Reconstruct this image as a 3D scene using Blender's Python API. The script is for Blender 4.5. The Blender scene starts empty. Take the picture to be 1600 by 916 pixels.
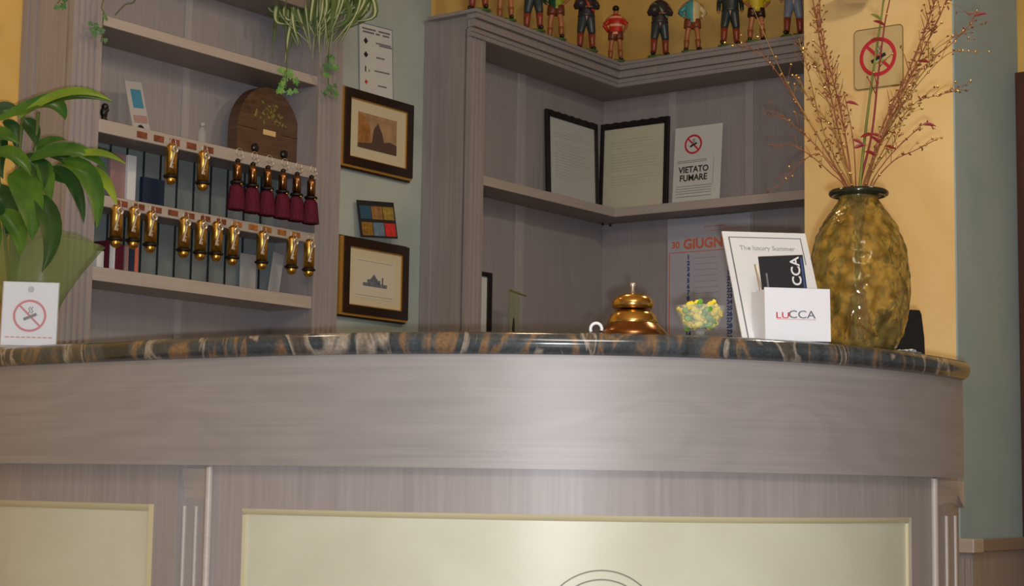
import bpy, bmesh, math, random
from mathutils import Vector, Matrix, Quaternion
random.seed(7)
scene = bpy.context.scene
C = scene.collection
PI = math.pi

# ------------------------------------------------------------------ camera
W_, H_, F_ = 1600, 916, 2700.0
CAM = Vector((0, 0, 0.836))
TH = math.atan(299/2700.0); RO = 0.0155
_r0 = Vector((1, 0, 0)); _u0 = Vector((0, -math.sin(TH), math.cos(TH))); _w = Vector((0, math.cos(TH), math.sin(TH)))
_r = math.cos(RO)*_r0 + math.sin(RO)*_u0
_u = -math.sin(RO)*_r0 + math.cos(RO)*_u0
cam = bpy.data.cameras.new('camera'); camo = bpy.data.objects.new('camera', cam); C.objects.link(camo)
camo.matrix_world = Matrix(((_r.x, _u.x, -_w.x, CAM.x), (_r.y, _u.y, -_w.y, CAM.y), (_r.z, _u.z, -_w.z, CAM.z), (0, 0, 0, 1)))
cam.sensor_width = 36; cam.lens = 36*F_/W_; cam.clip_start = 0.05; cam.clip_end = 60
scene.camera = camo
scene.view_settings.view_transform = 'Standard'; scene.view_settings.look = 'None'
scene.view_settings.gamma = 1.0; scene.view_settings.use_curve_mapping = False
scene.view_settings.exposure = 0.0
w = bpy.data.worlds.new('world'); scene.world = w; w.use_nodes = True
w.node_tree.nodes['Background'].inputs[0].default_value = (1.0, 0.85, 0.7, 1)
w.node_tree.nodes['Background'].inputs[1].default_value = 0.05

def lamp(name, kind, loc, energy, color, size=0.1, target=None):
    l = bpy.data.lights.new(name, kind); l.energy = energy; l.color = color
    if kind == 'AREA': l.shape = 'DISK'; l.size = size
    else: l.shadow_soft_size = size
    o = bpy.data.objects.new(name, l); C.objects.link(o); o.location = loc
    if target is not None:
        o.rotation_euler = (Vector(target)-Vector(loc)).to_track_quat('-Z', 'Y').to_euler()
    return o
lamp('flash', 'POINT', CAM + 0.020*_r - 0.027*_u + 0.02*_w, 245, (0.93, 0.96, 1.0), 0.012)
lamp('ceiling_spot_counter', 'AREA', (1.3, 4.0, 2.82), 16, (1.0, 0.84, 0.64), 0.25, (1.4, 4.6, 0.9))
lamp('warm_glint_fill', 'POINT', (0.0, 3.75, 2.45), 9, (1.0, 0.70, 0.40), 0.07)  # unseen warm point added for the glint on the granite nose and ceiling glow
lamp('ceiling_spot_left', 'AREA', (-1.2, 3.6, 2.82), 2.5, (1.0, 0.84, 0.68), 0.2, (-1.6, 4.2, 0.9))
lamp('lobby_ambient_fill', 'AREA', (0.3, 0.4, 2.85), 42, (1.0, 0.95, 0.88), 1.2, (0.2, 2.2, 0))  # soft fill added overhead in place of the lobby's ambient light

# ------------------------------------------------------------------ pixels to places
def ray(px, py):
    return (_w*F_ + (px-800)*_r - (py-458)*_u)
def at_y(px, py, Y):
    d = ray(px, py); return CAM + d*(Y/d.y)
ANG = math.radians(36.5)                      # direction of the left wall from the view axis
O_ = Vector((0.402, 6.70, 0))                  # inner front corner of the corner shelves
A_ROT = PI/2 - ANG; B_ROT = -ANG
AX = Vector((math.cos(A_ROT), math.sin(A_ROT), 0)); AY = Vector((-AX.y, AX.x, 0))
BX = Vector((math.cos(B_ROT), math.sin(B_ROT), 0)); BY = Vector((-BX.y, BX.x, 0))
FR = {'A': (AX, AY, A_ROT), 'B': (BX, BY, B_ROT)}
def fp(f, u, v, z):                            # frame point -> world
    x, y, _ = FR[f]; return O_ + x*u + y*v + Vector((0, 0, z))
def hit(f, px, py, v):                         # pixel -> (u, z) on the plane at depth v of a frame
    x, y, _ = FR[f]; d = ray(px, py)
    t = (O_ + y*v - CAM).dot(y)/d.dot(y); p = CAM + d*t
    return (p-O_).dot(x), p.z
def hu(f, px, v, py=300): return hit(f, px, py, v)[0]
def hz(f, px, py, v): return hit(f, px, py, v)[1]

# ------------------------------------------------------------------ mesh helpers
class MB:
    def __init__(s): s.v = []; s.f = []; s.mi = []; s.m = Matrix.Identity(4); s.k = 0
    def at(s, loc=(0, 0, 0), rot=(0, 0, 0), sc=(1, 1, 1)):
        from mathutils import Euler
        s.m = Matrix.LocRotScale(Vector(loc), Euler(rot), Vector(sc)); return s
    def add(s, vs, fs):
        b = len(s.v); s.v += [tuple(s.m @ Vector(p)) for p in vs]
        s.f += [tuple(b+i for i in f) for f in fs]; s.mi += [s.k]*len(fs); return s
    def box(s, x0, x1, y0, y1, z0, z1, bev=0.0):
        if bev <= 0:
            vs = [(x0, y0, z0), (x1, y0, z0), (x1, y1, z0), (x0, y1, z0), (x0, y0, z1), (x1, y0, z1), (x1, y1, z1), (x0, y1, z1)]
            return s.add(vs, [(3, 2, 1, 0), (4, 5, 6, 7), (0, 1, 5, 4), (1, 2, 6, 5), (2, 3, 7, 6), (3, 0, 4, 7)])
        bm = bmesh.new()
        bmesh.ops.create_cube(bm, size=1)
        for v in bm.verts: v.co = Vector(((x0+x1)/2+v.co.x*(x1-x0), (y0+y1)/2+v.co.y*(y1-y0), (z0+z1)/2+v.co.z*(z1-z0)))
        bmesh.ops.bevel(bm, geom=bm.edges[:], offset=bev, segments=2, profile=0.5, affect='EDGES')
        bm.verts.index_update()
        vs = [tuple(v.co) for v in bm.verts]; fs = [tuple(v.index for v in f.verts) for f in bm.faces]; bm.free()
        return s.add(vs, fs)
    def prism(s, poly, a, b, axis='z'):        # closed polygon extruded along an axis
        n = len(poly)
        def P(p, t):
            return {'z': (p[0], p[1], t), 'y': (p[0], t, p[1]), 'x': (t, p[0], p[1])}[axis]
        vs = [P(p, a) for p in poly]+[P(p, b) for p in poly]
        fs = [(i, (i+1) % n, n+(i+1) % n, n+i) for i in range(n)]+[tuple(range(n))[::-1], tuple(range(n, 2*n))]
        return s.add(vs, fs)
    def lathe(s, prof, n=32, cx=0, cy=0, cz=0, wob=None):
        vs = []; fs = []
        for r, z in prof:
            for i in range(n):
                a = 2*PI*i/n; vs.append((cx+r*math.cos(a), cy+r*math.sin(a), cz+z))
        for j in range(len(prof)-1):
            for i in range(n):
                fs.append((j*n+i, j*n+(i+1) % n, (j+1)*n+(i+1) % n, (j+1)*n+i))
        if prof[0][0] > 1e-6: fs.append(tuple(range(n))[::-1])
        if prof[-1][0] > 1e-6: fs.append(tuple((len(prof)-1)*n+i for i in range(n)))
        return s.add(vs, fs)
    def tube(s, pts, rad, n=8, flat=1.0):      # tube along points; rad a number or a list
        pts = [Vector(p) for p in pts]; L = len(pts)
        if not isinstance(rad, (list, tuple)): rad = [rad]*L
        vs = []; fs = []; nrm = None
        for i, p in enumerate(pts):
            t = (pts[min(i+1, L-1)]-pts[max(i-1, 0)]).normalized()
            if nrm is None: nrm = t.orthogonal().normalized()
            nrm = (nrm - t*nrm.dot(t))
            nrm = nrm.normalized() if nrm.length > 1e-6 else t.orthogonal().normalized()
            bn = t.cross(nrm)
            for k in range(n):
                a = 2*PI*k/n; vs.append(tuple(p+nrm*math.cos(a)*rad[i]+bn*math.sin(a)*rad[i]*flat))
        for i in range(L-1):
            for k in range(n):
                fs.append((i*n+k, i*n+(k+1) % n, (i+1)*n+(k+1) % n, (i+1)*n+k))
        fs += [tuple(range(n))[::-1], tuple((L-1)*n+k for k in range(n))]
        return s.add(vs, fs)
    def ell(s, c, r, n=14, m=9):               # ellipsoid
        if not isinstance(r, (tuple, list)): r = (r, r, r)
        vs = [(c[0], c[1], c[2]-r[2])]; fs = []
        for j in range(1, m):
            a = -PI/2+PI*j/m
            for i in range(n):
                b = 2*PI*i/n; vs.append((c[0]+r[0]*math.cos(a)*math.cos(b), c[1]+r[1]*math.cos(a)*math.sin(b), c[2]+r[2]*math.sin(a)))
        vs.append((c[0], c[1], c[2]+r[2]))
        for i in range(n): fs.append((0, 1+(i+1) % n, 1+i))
        for j in range(m-2):
            for i in range(n): fs.append((1+j*n+i, 1+j*n+(i+1) % n, 1+(j+1)*n+(i+1) % n, 1+(j+1)*n+i))
        t = 1+(m-1)*n; b = 1+(m-2)*n
        for i in range(n): fs.append((b+i, b+(i+1) % n, t))
        return s.add(vs, fs)
    def torus(s, c, R, r, axis='y', n=24, m=8, a0=0, a1=2*PI, sx=1.0):
        pts = []; full = abs(a1-a0-2*PI) < 1e-6
        vs = []; fs = []; N = n if full else n+1
        for i in range(N):
            a = a0+(a1-a0)*i/n
            for k in range(m):
                b = 2*PI*k/m; rr = R+r*math.cos(b); h = r*math.sin(b)
                q = (rr*math.cos(a)*sx, rr*math.sin(a), h)
                q = {'z': q, 'y': (q[0], q[2], q[1]), 'x': (q[2], q[0], q[1])}[axis]
                vs.append((c[0]+q[0], c[1]+q[1], c[2]+q[2]))
        for i in range(n):
            for k in range(m):
                i2 = (i+1) % N; fs.append((i*m+k, i*m+(k+1) % m, i2*m+(k+1) % m, i2*m+k))
        return s.add(vs, fs)
    def leaf(s, pts, width, fold=0.25, up=None, prof=None, th=0.0):
        # blade along points with a folded midrib
        pts = bez(pts, 10) if len(pts) in (3, 4) else [Vector(p) for p in pts]
        L = len(pts); vs = []; fs = []
        up = Vector(up) if up is not None else Vector((0.2, -1, 0.35))
        for i, p in enumerate(pts):
            t = (pts[min(i+1, L-1)]-pts[max(i-1, 0)]).normalized(); q = i/(L-1)
            side = t.cross(up)
            side = side.normalized() if side.length > 1e-5 else Vector((1, 0, 0))
            nn = side.cross(t).normalized()
            if nn.dot(up) < 0: nn = -nn
            wd = width*(prof(q) if prof else (math.sin(PI*min(1, q*0.97+0.03)**0.8)**0.85))*0.5+0.0002
            vs += [tuple(p-side*wd+nn*wd*fold), tuple(p-side*wd*0.5+nn*wd*fold*0.35), tuple(p), tuple(p+side*wd*0.5+nn*wd*fold*0.35), tuple(p+side*wd+nn*wd*fold)]
        for i in range(L-1):
            for k in range(4): fs.append((i*5+k, i*5+k+1, (i+1)*5+k+1, (i+1)*5+k))
        return s.add(vs, fs)
    def build(s, name, mat, parent=None, smooth=False, loc=None, rotz=None):
        me = bpy.data.meshes.new(name); me.from_pydata(s.v, [], s.f); me.update()
        bm = bmesh.new(); bm.from_mesh(me); bmesh.ops.recalc_face_normals(bm, faces=bm.faces[:])
        bm.to_mesh(me); bm.free()
        mats = mat if isinstance(mat, (list, tuple)) else [mat]
        for m_ in mats: me.materials.append(m_)
        if len(mats) > 1:
            for p, k in zip(me.polygons, s.mi): p.material_index = k
        if smooth:
            for p in me.polygons: p.use_smooth = True
            if smooth == 'auto':
                me.set_sharp_from_angle(angle=math.radians(40))
        o = bpy.data.objects.new(name, me); C.objects.link(o)
        if parent is not None: o.parent = parent
        if loc is not None: o.location = loc
        if rotz is not None: o.rotation_euler = (0, 0, rotz)
        return o
def bez(p, n):
    p = [Vector(q) for q in p]
    if len(p) == 3: p = [p[0], p[0].lerp(p[1], .67), p[2].lerp(p[1], .67), p[2]]
    out = []
    for i in range(n+1):
        t = i/n; u = 1-t
        out.append(p[0]*u**3+p[1]*3*u*u*t+p[2]*3*u*t*t+p[3]*t**3)
    return out
def catmull(P, n):
    P = [Vector(p) for p in P]; Q = [P[0]*2-P[1]]+P+[P[-1]*2-P[-2]]; out = []
    for i in range(1, len(Q)-2):
        for k in range(n):
            t = k/n
            out.append(0.5*((2*Q[i])+(Q[i+1]-Q[i-1])*t+(2*Q[i-1]-5*Q[i]+4*Q[i+1]-Q[i+2])*t*t+(3*Q[i]-Q[i-1]-3*Q[i+1]+Q[i+2])*t**3))
    out.append(P[-1]); return out

def thing(name, label, cat, loc, rotz=0.0, group=None, rot=None):
    o = bpy.data.objects.new(name, None); C.objects.link(o); o.empty_display_size = 0.05
    o.location = loc; o.rotation_euler = rot if rot is not None else (0, 0, rotz)
    o['label'] = label; o['category'] = cat
    if group: o['group'] = group
    return o
def tag(o, label, cat, group=None):
    o['label'] = label; o['category'] = cat
    if group: o['group'] = group
    return o
def struct(o): o['kind'] = 'structure'; return o
def copy_tree(o, parent=None):
    c = o.copy(); C.objects.link(c)
    if parent is not None: c.parent = parent
    for ch in list(o.children): copy_tree(ch, c)
    return c
def text(body, size, mat, parent, loc, rot=(PI/2, 0, 0), name='lettering', align='CENTER', depth=0.0004, bold=0.0, sx=1.0, spacing=1.0, line=1.0):
    cu = bpy.data.curves.new(name, 'FONT'); cu.body = body; cu.size = size; cu.align_x = align; cu.align_y = 'CENTER'
    cu.extrude = depth; cu.offset = bold; cu.space_character = spacing; cu.space_line = line; cu.resolution_u = 3
    t = bpy.data.objects.new('tmp_text', cu); C.objects.link(t)
    dg = bpy.context.evaluated_depsgraph_get(); dg.update()
    me = bpy.data.meshes.new_from_object(t.evaluated_get(dg)); me.name = name
    bpy.data.objects.remove(t); bpy.data.curves.remove(cu)
    me.materials.clear(); me.materials.append(mat)
    o = bpy.data.objects.new(name, me); C.objects.link(o); o.parent = parent; o.location = loc; o.rotation_euler = rot; o.scale = (sx, 1, 1)
    return o

# ------------------------------------------------------------------ materials
def lin(c):
    return tuple(((x/255)/12.92 if x/255 <= 0.04045 else (((x/255)+0.055)/1.055)**2.4) for x in c)
def pm(name, rgb, rough=0.5, metal=0.0, var=0.0, vscale=8.0, bump=0.0, bscale=40.0, spec=0.5, trans=0.0, ior=1.45, coat=0.0, sss=0.0, alpha=1.0, stretch=(1, 1, 1), rgb2=None, distort=0.0, detail=4.0, bdist=0.002):
    m = bpy.data.materials.new(name); m.use_nodes = True; nt = m.node_tree; N = nt.nodes; L = nt.links
    b = N['Principled BSDF']; c = lin(rgb)
    b.inputs['Base Color'].default_value = (*c, 1); b.inputs['Roughness'].default_value = rough
    b.inputs['Metallic'].default_value = metal; b.inputs['Specular IOR Level'].default_value = spec
    b.inputs['Transmission Weight'].default_value = trans; b.inputs['IOR'].default_value = ior
    b.inputs['Coat Weight'].default_value = coat; b.inputs['Alpha'].default_value = alpha
    tc = N.new('ShaderNodeTexCoord'); mp = N.new('ShaderNodeMapping'); L.new(tc.outputs['Object'], mp.inputs[0]); mp.inputs['Scale'].default_value = stretch
    if var > 0 or rgb2:
        n = N.new('ShaderNodeTexNoise'); n.inputs['Scale'].default_value = vscale; n.inputs['Detail'].default_value = detail
        n.inputs['Distortion'].default_value = distort; L.new(mp.outputs[0], n.inputs['Vector'])
        r = N.new('ShaderNodeValToRGB'); r.color_ramp.elements[0].position = 0.35; r.color_ramp.elements[1].position = 0.65
        c2 = lin(rgb2) if rgb2 else tuple(x*(1+var) for x in c); c1 = c if rgb2 else tuple(x*(1-var) for x in c)
        r.color_ramp.elements[0].color = (*c1, 1); r.color_ramp.elements[1].color = (*c2, 1)
        L.new(n.outputs['Fac'], r.inputs[0]); L.new(r.outputs[0], b.inputs['Base Color'])
    if bump > 0:
        n2 = N.new('ShaderNodeTexNoise'); n2.inputs['Scale'].default_value = bscale; n2.inputs['Detail'].default_value = 3; L.new(mp.outputs[0], n2.inputs['Vector'])
        bp = N.new('ShaderNodeBump'); bp.inputs['Strength'].default_value = bump; bp.inputs['Distance'].default_value = bdist
        L.new(n2.outputs['Fac'], bp.inputs['Height']); L.new(bp.outputs[0], b.inputs['Normal'])
    return m
def wood(name, rgb, axis='z', rough=0.42, amt=0.09, spec=0.45, waves=False):
    m = bpy.data.materials.new(name); m.use_nodes = True; nt = m.node_tree; N = nt.nodes; L = nt.links
    b = N['Principled BSDF']; b.inputs['Roughness'].default_value = rough; b.inputs['Specular IOR Level'].default_value = spec
    tc = N.new('ShaderNodeTexCoord'); mp = N.new('ShaderNodeMapping'); L.new(tc.outputs['Object'], mp.inputs[0])
    mp.inputs['Scale'].default_value = (110, 110, 3.2) if axis == 'z' else (2.4, 2.4, 170)
    n = N.new('ShaderNodeTexNoise'); n.inputs['Scale'].default_value = 1.0; n.inputs['Detail'].default_value = 5; L.new(mp.outputs[0], n.inputs['Vector'])
    mp2 = N.new('ShaderNodeMapping'); L.new(tc.outputs['Object'], mp2.inputs[0])
    mp2.inputs['Scale'].default_value = (7, 7, 0.8) if axis == 'z' else (1.3, 1.3, 7)
    n2 = N.new('ShaderNodeTexNoise'); n2.inputs['Scale'].default_value = 1.0; n2.inputs['Detail'].default_value = 2; n2.inputs['Distortion'].default_value = 0.6; L.new(mp2.outputs[0], n2.inputs['Vector'])
    wv = N.new('ShaderNodeMath'); wv.operation = 'MULTIPLY'; wv.inputs[1].default_value = 60 if waves else 22; L.new(n2.outputs['Fac'], wv.inputs[0])
    sn = N.new('ShaderNodeMath'); sn.operation = 'SINE'; L.new(wv.outputs[0], sn.inputs[0])
    pw = N.new('ShaderNodeMath'); pw.operation = 'MULTIPLY'; pw.inputs[1].default_value = 0.10 if waves else 0.05; L.new(sn.outputs[0], pw.inputs[0])
    ad = N.new('ShaderNodeMath'); ad.operation = 'ADD'; L.new(n.outputs['Fac'], ad.inputs[0]); L.new(pw.outputs[0], ad.inputs[1])
    r = N.new('ShaderNodeValToRGB'); r.color_ramp.elements[0].position = 0.3; r.color_ramp.elements[1].position = 0.7
    c = lin(rgb); r.color_ramp.elements[0].color = (*[x*(1-amt) for x in c], 1); r.color_ramp.elements[1].color = (*[min(1, x*(1+amt)) for x in c], 1)
    L.new(ad.outputs[0], r.inputs[0]); L.new(r.outputs[0], b.inputs['Base Color'])
    return m
def granite():
    m = bpy.data.materials.new('granite'); m.use_nodes = True; nt = m.node_tree; N = nt.nodes; L = nt.links
    b = N['Principled BSDF']; b.inputs['Roughness'].default_value = 0.13; b.inputs['Specular IOR Level'].default_value = 0.6
    b.inputs['Coat Weight'].default_value = 0.3; b.inputs['Coat Roughness'].default_value = 0.08
    tc = N.new('ShaderNodeTexCoord'); mp = N.new('ShaderNodeMapping'); L.new(tc.outputs['Object'], mp.inputs[0])
    mp.inputs['Rotation'].default_value = (0, math.radians(38), 0); mp.inputs['Scale'].default_value = (7.5, 1.6, 2.6)
    n = N.new('ShaderNodeTexNoise'); n.inputs['Scale'].default_value = 1.25; n.inputs['Detail'].default_value = 4; n.inputs['Distortion'].default_value = 1.2; L.new(mp.outputs[0], n.inputs['Vector'])
    r = N.new('ShaderNodeValToRGB'); cr = r.color_ramp
    cols = [(0.30, (40, 46, 50)), (0.42, (66, 76, 82)), (0.46, (124, 98, 72)), (0.50, (60, 68, 74)), (0.56, (50, 60, 66)), (0.585, (150, 142, 130)), (0.62, (84, 78, 72)), (0.74, (44, 50, 54))]
    cr.elements[0].position = cols[0][0]; cr.elements[0].color = (*lin(cols[0][1]), 1)
    cr.elements[1].position = cols[-1][0]; cr.elements[1].color = (*lin(cols[-1][1]), 1)
    for p, cc in cols[1:-1]:
        e = cr.elements.new(p); e.color = (*lin(cc), 1)
    L.new(n.outputs['Fac'], r.inputs[0])
    n2 = N.new('ShaderNodeTexNoise'); n2.inputs['Scale'].default_value = 160; n2.inputs['Detail'].default_value = 3; L.new(tc.outputs['Object'], n2.inputs['Vector'])
    mx = N.new('ShaderNodeMix'); mx.data_type = 'RGBA'; mx.blend_type = 'OVERLAY'; mx.inputs[0].default_value = 0.6
    L.new(r.outputs[0], mx.inputs[6]); L.new(n2.outputs['Fac'], mx.inputs[7]); L.new(mx.outputs[2], b.inputs['Base Color'])
    return m
def plaster(name, a, b2, sc=2.2):
    return pm(name, a, 0.85, rgb2=b2, vscale=sc, distort=0.8, detail=6, bump=0.15, bscale=30, spec=0.2)
WOOD = (148, 142, 142)
M = {}
M['wood'] = wood('pale_oak', WOOD)
M['woodh'] = wood('pale_oak_fascia', (140, 136, 136), 'x', rough=0.46, spec=0.85, amt=0.075, waves=True)
M['woodback'] = wood('pale_oak_back', (152, 147, 150), amt=0.06)
M['batten'] = wood('pale_oak_batten', (164, 160, 162), amt=0.05)
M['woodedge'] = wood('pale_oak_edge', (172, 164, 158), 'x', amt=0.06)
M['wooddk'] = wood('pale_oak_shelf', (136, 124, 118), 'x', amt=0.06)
M['granite'] = granite()
M['cream'] = pm('cream_panel', (200, 202, 184), 0.38, rgb2=(190, 190, 172), vscale=3, distort=1)
M['creamline'] = pm('cream_bead', (198, 192, 158), 0.4)
M['ring'] = pm('grey_line', (120, 116, 100), 0.5)
M['yellow'] = plaster('yellow_plaster', (222, 188, 112), (206, 168, 92))
M['yellow_pale'] = plaster('yellow_plaster_pillar', (238, 210, 152), (226, 190, 126))
M['green'] = plaster('green_plaster', (156, 170, 168), (180, 190, 184))
M['bluegreen'] = plaster('blue_green_plaster', (148, 172, 184), (160, 180, 190))
M['white'] = pm('white_paper', (222, 224, 226), 0.6)
M['whitec'] = pm('white_card', (228, 232, 240), 0.35)
M['grey'] = pm('grey_ink', (110, 112, 118), 0.6)
M['lgrey'] = pm('pale_grey_ink', (172, 172, 172), 0.6)
M['black'] = pm('black_plastic', (20, 20, 22), 0.35)
M['blackfr'] = pm('black_frame', (22, 18, 20), 0.5)
M['ink'] = pm('black_ink', (34, 34, 38), 0.6)
M['red'] = pm('red_ink', (196, 44, 60), 0.5)
M['orange'] = pm('orange_ink', (206, 110, 84), 0.6)
M['blue'] = pm('blue_ink', (60, 80, 130), 0.6)
M['brass'] = pm('brass', (196, 160, 92), 0.2, 1.0, bump=0.05, bscale=60)
M['brassold'] = pm('aged_brass', (214, 172, 84), 0.33, 1.0, var=0.25, vscale=30)
M['bronze'] = pm('bronze', (140, 98, 62), 0.24, 1.0)
M['steel'] = pm('steel', (215, 212, 205), 0.35, 0.85)
M['gold'] = pm('gilt', (206, 156, 76), 0.35, 0.6)
M['darkframe'] = pm('dark_brown_lacquer', (38, 24, 22), 0.3)
M['rubber'] = pm('black_rubber', (16, 15, 15), 0.5)
M['burg'] = pm('burgundy_tassel', (88, 28, 46), 0.85, var=0.25, vscale=3, stretch=(200, 200, 4), spec=0.2)
M['plate'] = pm('brown_number_plate', (120, 66, 50), 0.35, var=0.3, vscale=60)
M['platebr'] = pm('brass_number_plate', (168, 112, 60), 0.35, 0.3, var=0.3, vscale=60)
M['pigeon'] = pm('grey_blue_laminate', (124, 134, 136), 0.4)
M['groove'] = pm('dark_groove', (34, 40, 42), 0.6)
M['leaf'] = pm('dark_green_leaf', (42, 86, 30), 0.35, rgb2=(74, 112, 34), vscale=14, bump=0.2, bscale=50)
M['leafl'] = pm('yellow_green_leaf', (96, 128, 36), 0.38, rgb2=(126, 150, 48), vscale=12)
M['leafd'] = pm('deep_green_leaf', (26, 58, 26), 0.35, rgb2=(40, 76, 32), vscale=14)
M['ivy'] = pm('ivy_leaf', (70, 128, 48), 0.45, rgb2=(116, 164, 84), vscale=30)
M['ivyd'] = pm('ivy_leaf_dark', (54, 98, 52), 0.5, rgb2=(84, 126, 72), vscale=30)
M['spider'] = pm('spider_leaf', (78, 98, 48), 0.5, rgb2=(96, 116, 60), vscale=20)
M['spiderl'] = pm('spider_leaf_stripe', (176, 184, 140), 0.5)
M['stem'] = pm('green_stem', (84, 100, 52), 0.5)
M['twig'] = pm('reddish_twig', (120, 58, 40), 0.6, rgb2=(150, 92, 50), vscale=30)
M['twigg'] = pm('golden_twig', (150, 118, 58), 0.5, rgb2=(128, 84, 44), vscale=30)
M['seed'] = pm('seed_heads', (110, 58, 36), 0.6, rgb2=(150, 100, 52), vscale=60)
M['goldbead'] = pm('gold_beads', (240, 205, 130), 0.12, 1.0)
M['redleaf'] = pm('dark_red_leaf', (128, 34, 36), 0.45)
M['bamboo'] = pm('green_cane', (118, 124, 52), 0.45, rgb2=(96, 104, 44), vscale=20)
M['terracotta'] = pm('terracotta', (160, 92, 62), 0.8, var=0.1, bump=0.2)
M['radio'] = pm('dark_walnut', (78, 58, 44), 0.4, rgb2=(96, 72, 54), vscale=3, stretch=(4, 4, 30), distort=0.5)
M['olive'] = pm('painted_flowers_olive', (140, 132, 60), 0.5, rgb2=(104, 112, 52), vscale=60)
M['ivory'] = pm('ivory_label', (214, 184, 128), 0.5)
M['mat'] = pm('cream_mount', (206, 198, 168), 0.7)
M['sepia'] = pm('sepia_print', (176, 144, 108), 0.7, rgb2=(150, 120, 88), vscale=30)
M['sepiad'] = pm('sepia_dark', (84, 66, 58), 0.7)
M['sepiao'] = pm('sepia_ochre', (160, 110, 56), 0.7, var=0.25, vscale=60)
M['paleprint'] = pm('pale_print', (206, 202, 182), 0.7)
M['bluegrey'] = pm('blue_grey_ink', (104, 112, 124), 0.7, var=0.3, vscale=100)
M['certp'] = pm('certificate_paper', (206, 210, 208), 0.35, var=0.03)
M['certy'] = pm('certificate_cream', (212, 208, 186), 0.35, var=0.03)
M['darkblue'] = pm('dark_blue_cover', (28, 46, 72), 0.45)
M['teal'] = pm('teal_print', (60, 130, 160), 0.5)
M['pink'] = pm('pinkish_cover', (160, 128, 128), 0.5)
M['lime'] = pm('lemon_yellow_wrapper', (236, 208, 20), 0.25, rgb2=(244, 226, 70), vscale=60)
M['limeg'] = pm('green_wrapper', (74, 140, 34), 0.25, rgb2=(120, 170, 50), vscale=60)
M['door'] = pm('dark_brown_door', (70, 38, 24), 0.5, var=0.15, vscale=4, stretch=(8, 8, 1))
M['floor'] = pm('lobby_floor', (120, 96, 76), 0.4, var=0.1)
M['ceil'] = pm('ceiling_paint', (206, 172, 118), 0.9)
M['lobby'] = pm('lobby_wall', (196, 190, 178), 0.9)
def glassmat(name, rgb, rough=0.03, ior=1.45, mixd=0.0, bump=0.0, bscale=25, dcol=None):
    m = pm(name, rgb, rough, trans=1.0-mixd, ior=ior)
    if dcol: pass
    if bump:
        nt = m.node_tree; N = nt.nodes; L = nt.links; b = N['Principled BSDF']
        tc = N.new('ShaderNodeTexCoord'); v = N.new('ShaderNodeTexVoronoi'); v.feature = 'SMOOTH_F1'; v.inputs['Scale'].default_value = bscale
        nz = N.new('ShaderNodeTexNoise'); nz.inputs['Scale'].default_value = 18; nz.inputs['Detail'].default_value = 2
        ad = N.new('ShaderNodeVectorMath'); ad.operation = 'MULTIPLY_ADD'; ad.inputs[1].default_value = (0.03, 0.03, 0.03)
        L.new(tc.outputs['Object'], nz.inputs['Vector']); L.new(nz.outputs['Color'], ad.inputs[0]); L.new(tc.outputs['Object'], ad.inputs[2])
        L.new(ad.outputs[0], v.inputs['Vector'])
        bp = N.new('ShaderNodeBump'); bp.inputs['Strength'].default_value = bump; bp.inputs['Distance'].default_value = 0.006
        L.new(v.outputs['Distance'], bp.inputs['Height']); L.new(bp.outputs[0], b.inputs['Normal'])
    return m
def clearmat(name, rgb, alpha, rough=0.1, tint=0.06):
    m = bpy.data.materials.new(name); m.use_nodes = True; nt = m.node_tree; N = nt.nodes; L = nt.links
    b = N['Principled BSDF']; b.inputs['Base Color'].default_value = (*lin(rgb), 1); b.inputs['Roughness'].default_value = rough
    t = N.new('ShaderNodeBsdfTransparent'); t.inputs[0].default_value = (*[1-tint+tint*x for x in lin(rgb)], 1)
    mx = N.new('ShaderNodeMixShader'); mx.inputs[0].default_value = alpha
    L.new(t.outputs[0], mx.inputs[1]); L.new(b.outputs[0], mx.inputs[2]); L.new(mx.outputs[0], N['Material Output'].inputs[0])
    return m
M['vase'] = glassmat('amber_hammered_glass', (214, 196, 112), 0.05, 1.30, 0.09, 0.9, 44)
def glint_cells(m):                                   # glints and darks of the dents put into colour: pale gold cells, olive seams
    nt = m.node_tree; N = nt.nodes; L = nt.links; b = N['Principled BSDF']
    tc = N.new('ShaderNodeTexCoord'); nz = N.new('ShaderNodeTexNoise'); nz.inputs['Scale'].default_value = 22
    ad = N.new('ShaderNodeVectorMath'); ad.operation = 'MULTIPLY_ADD'; ad.inputs[1].default_value = (0.03,)*3
    v = N.new('ShaderNodeTexVoronoi'); v.feature = 'F1'; v.inputs['Scale'].default_value = 46
    L.new(tc.outputs['Object'], nz.inputs['Vector']); L.new(nz.outputs['Color'], ad.inputs[0]); L.new(tc.outputs['Object'], ad.inputs[2]); L.new(ad.outputs[0], v.inputs['Vector'])
    r_ = N.new('ShaderNodeValToRGB'); e = r_.color_ramp.elements
    e[0].position = 0.35; e[0].color = (*lin((240, 226, 152)), 1); e[1].position = 0.85; e[1].color = (*lin((182, 164, 94)), 1)
    L.new(v.outputs['Distance'], r_.inputs[0]); L.new(r_.outputs[0], b.inputs['Base Color'])
glint_cells(M['vase'])
M['vaserim'] = pm('dark_green_glass', (26, 34, 26), 0.08, spec=0.8)
M['glass'] = clearmat('clear_glass', (224, 230, 224), 0.17, 0.04)
M['pane'] = clearmat('picture_glass', (200, 205, 205), 0.04, 0.05)
M['acrylic'] = clearmat('clear_acrylic', (220, 225, 230), 0.16, 0.05)
M['acrylicg'] = clearmat('greenish_acrylic', (170, 176, 150), 0.35, 0.1, 0.2)
M['cello'] = clearmat('green_cellophane', (140, 160, 100), 0.38, 0.25, 0.3)

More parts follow.
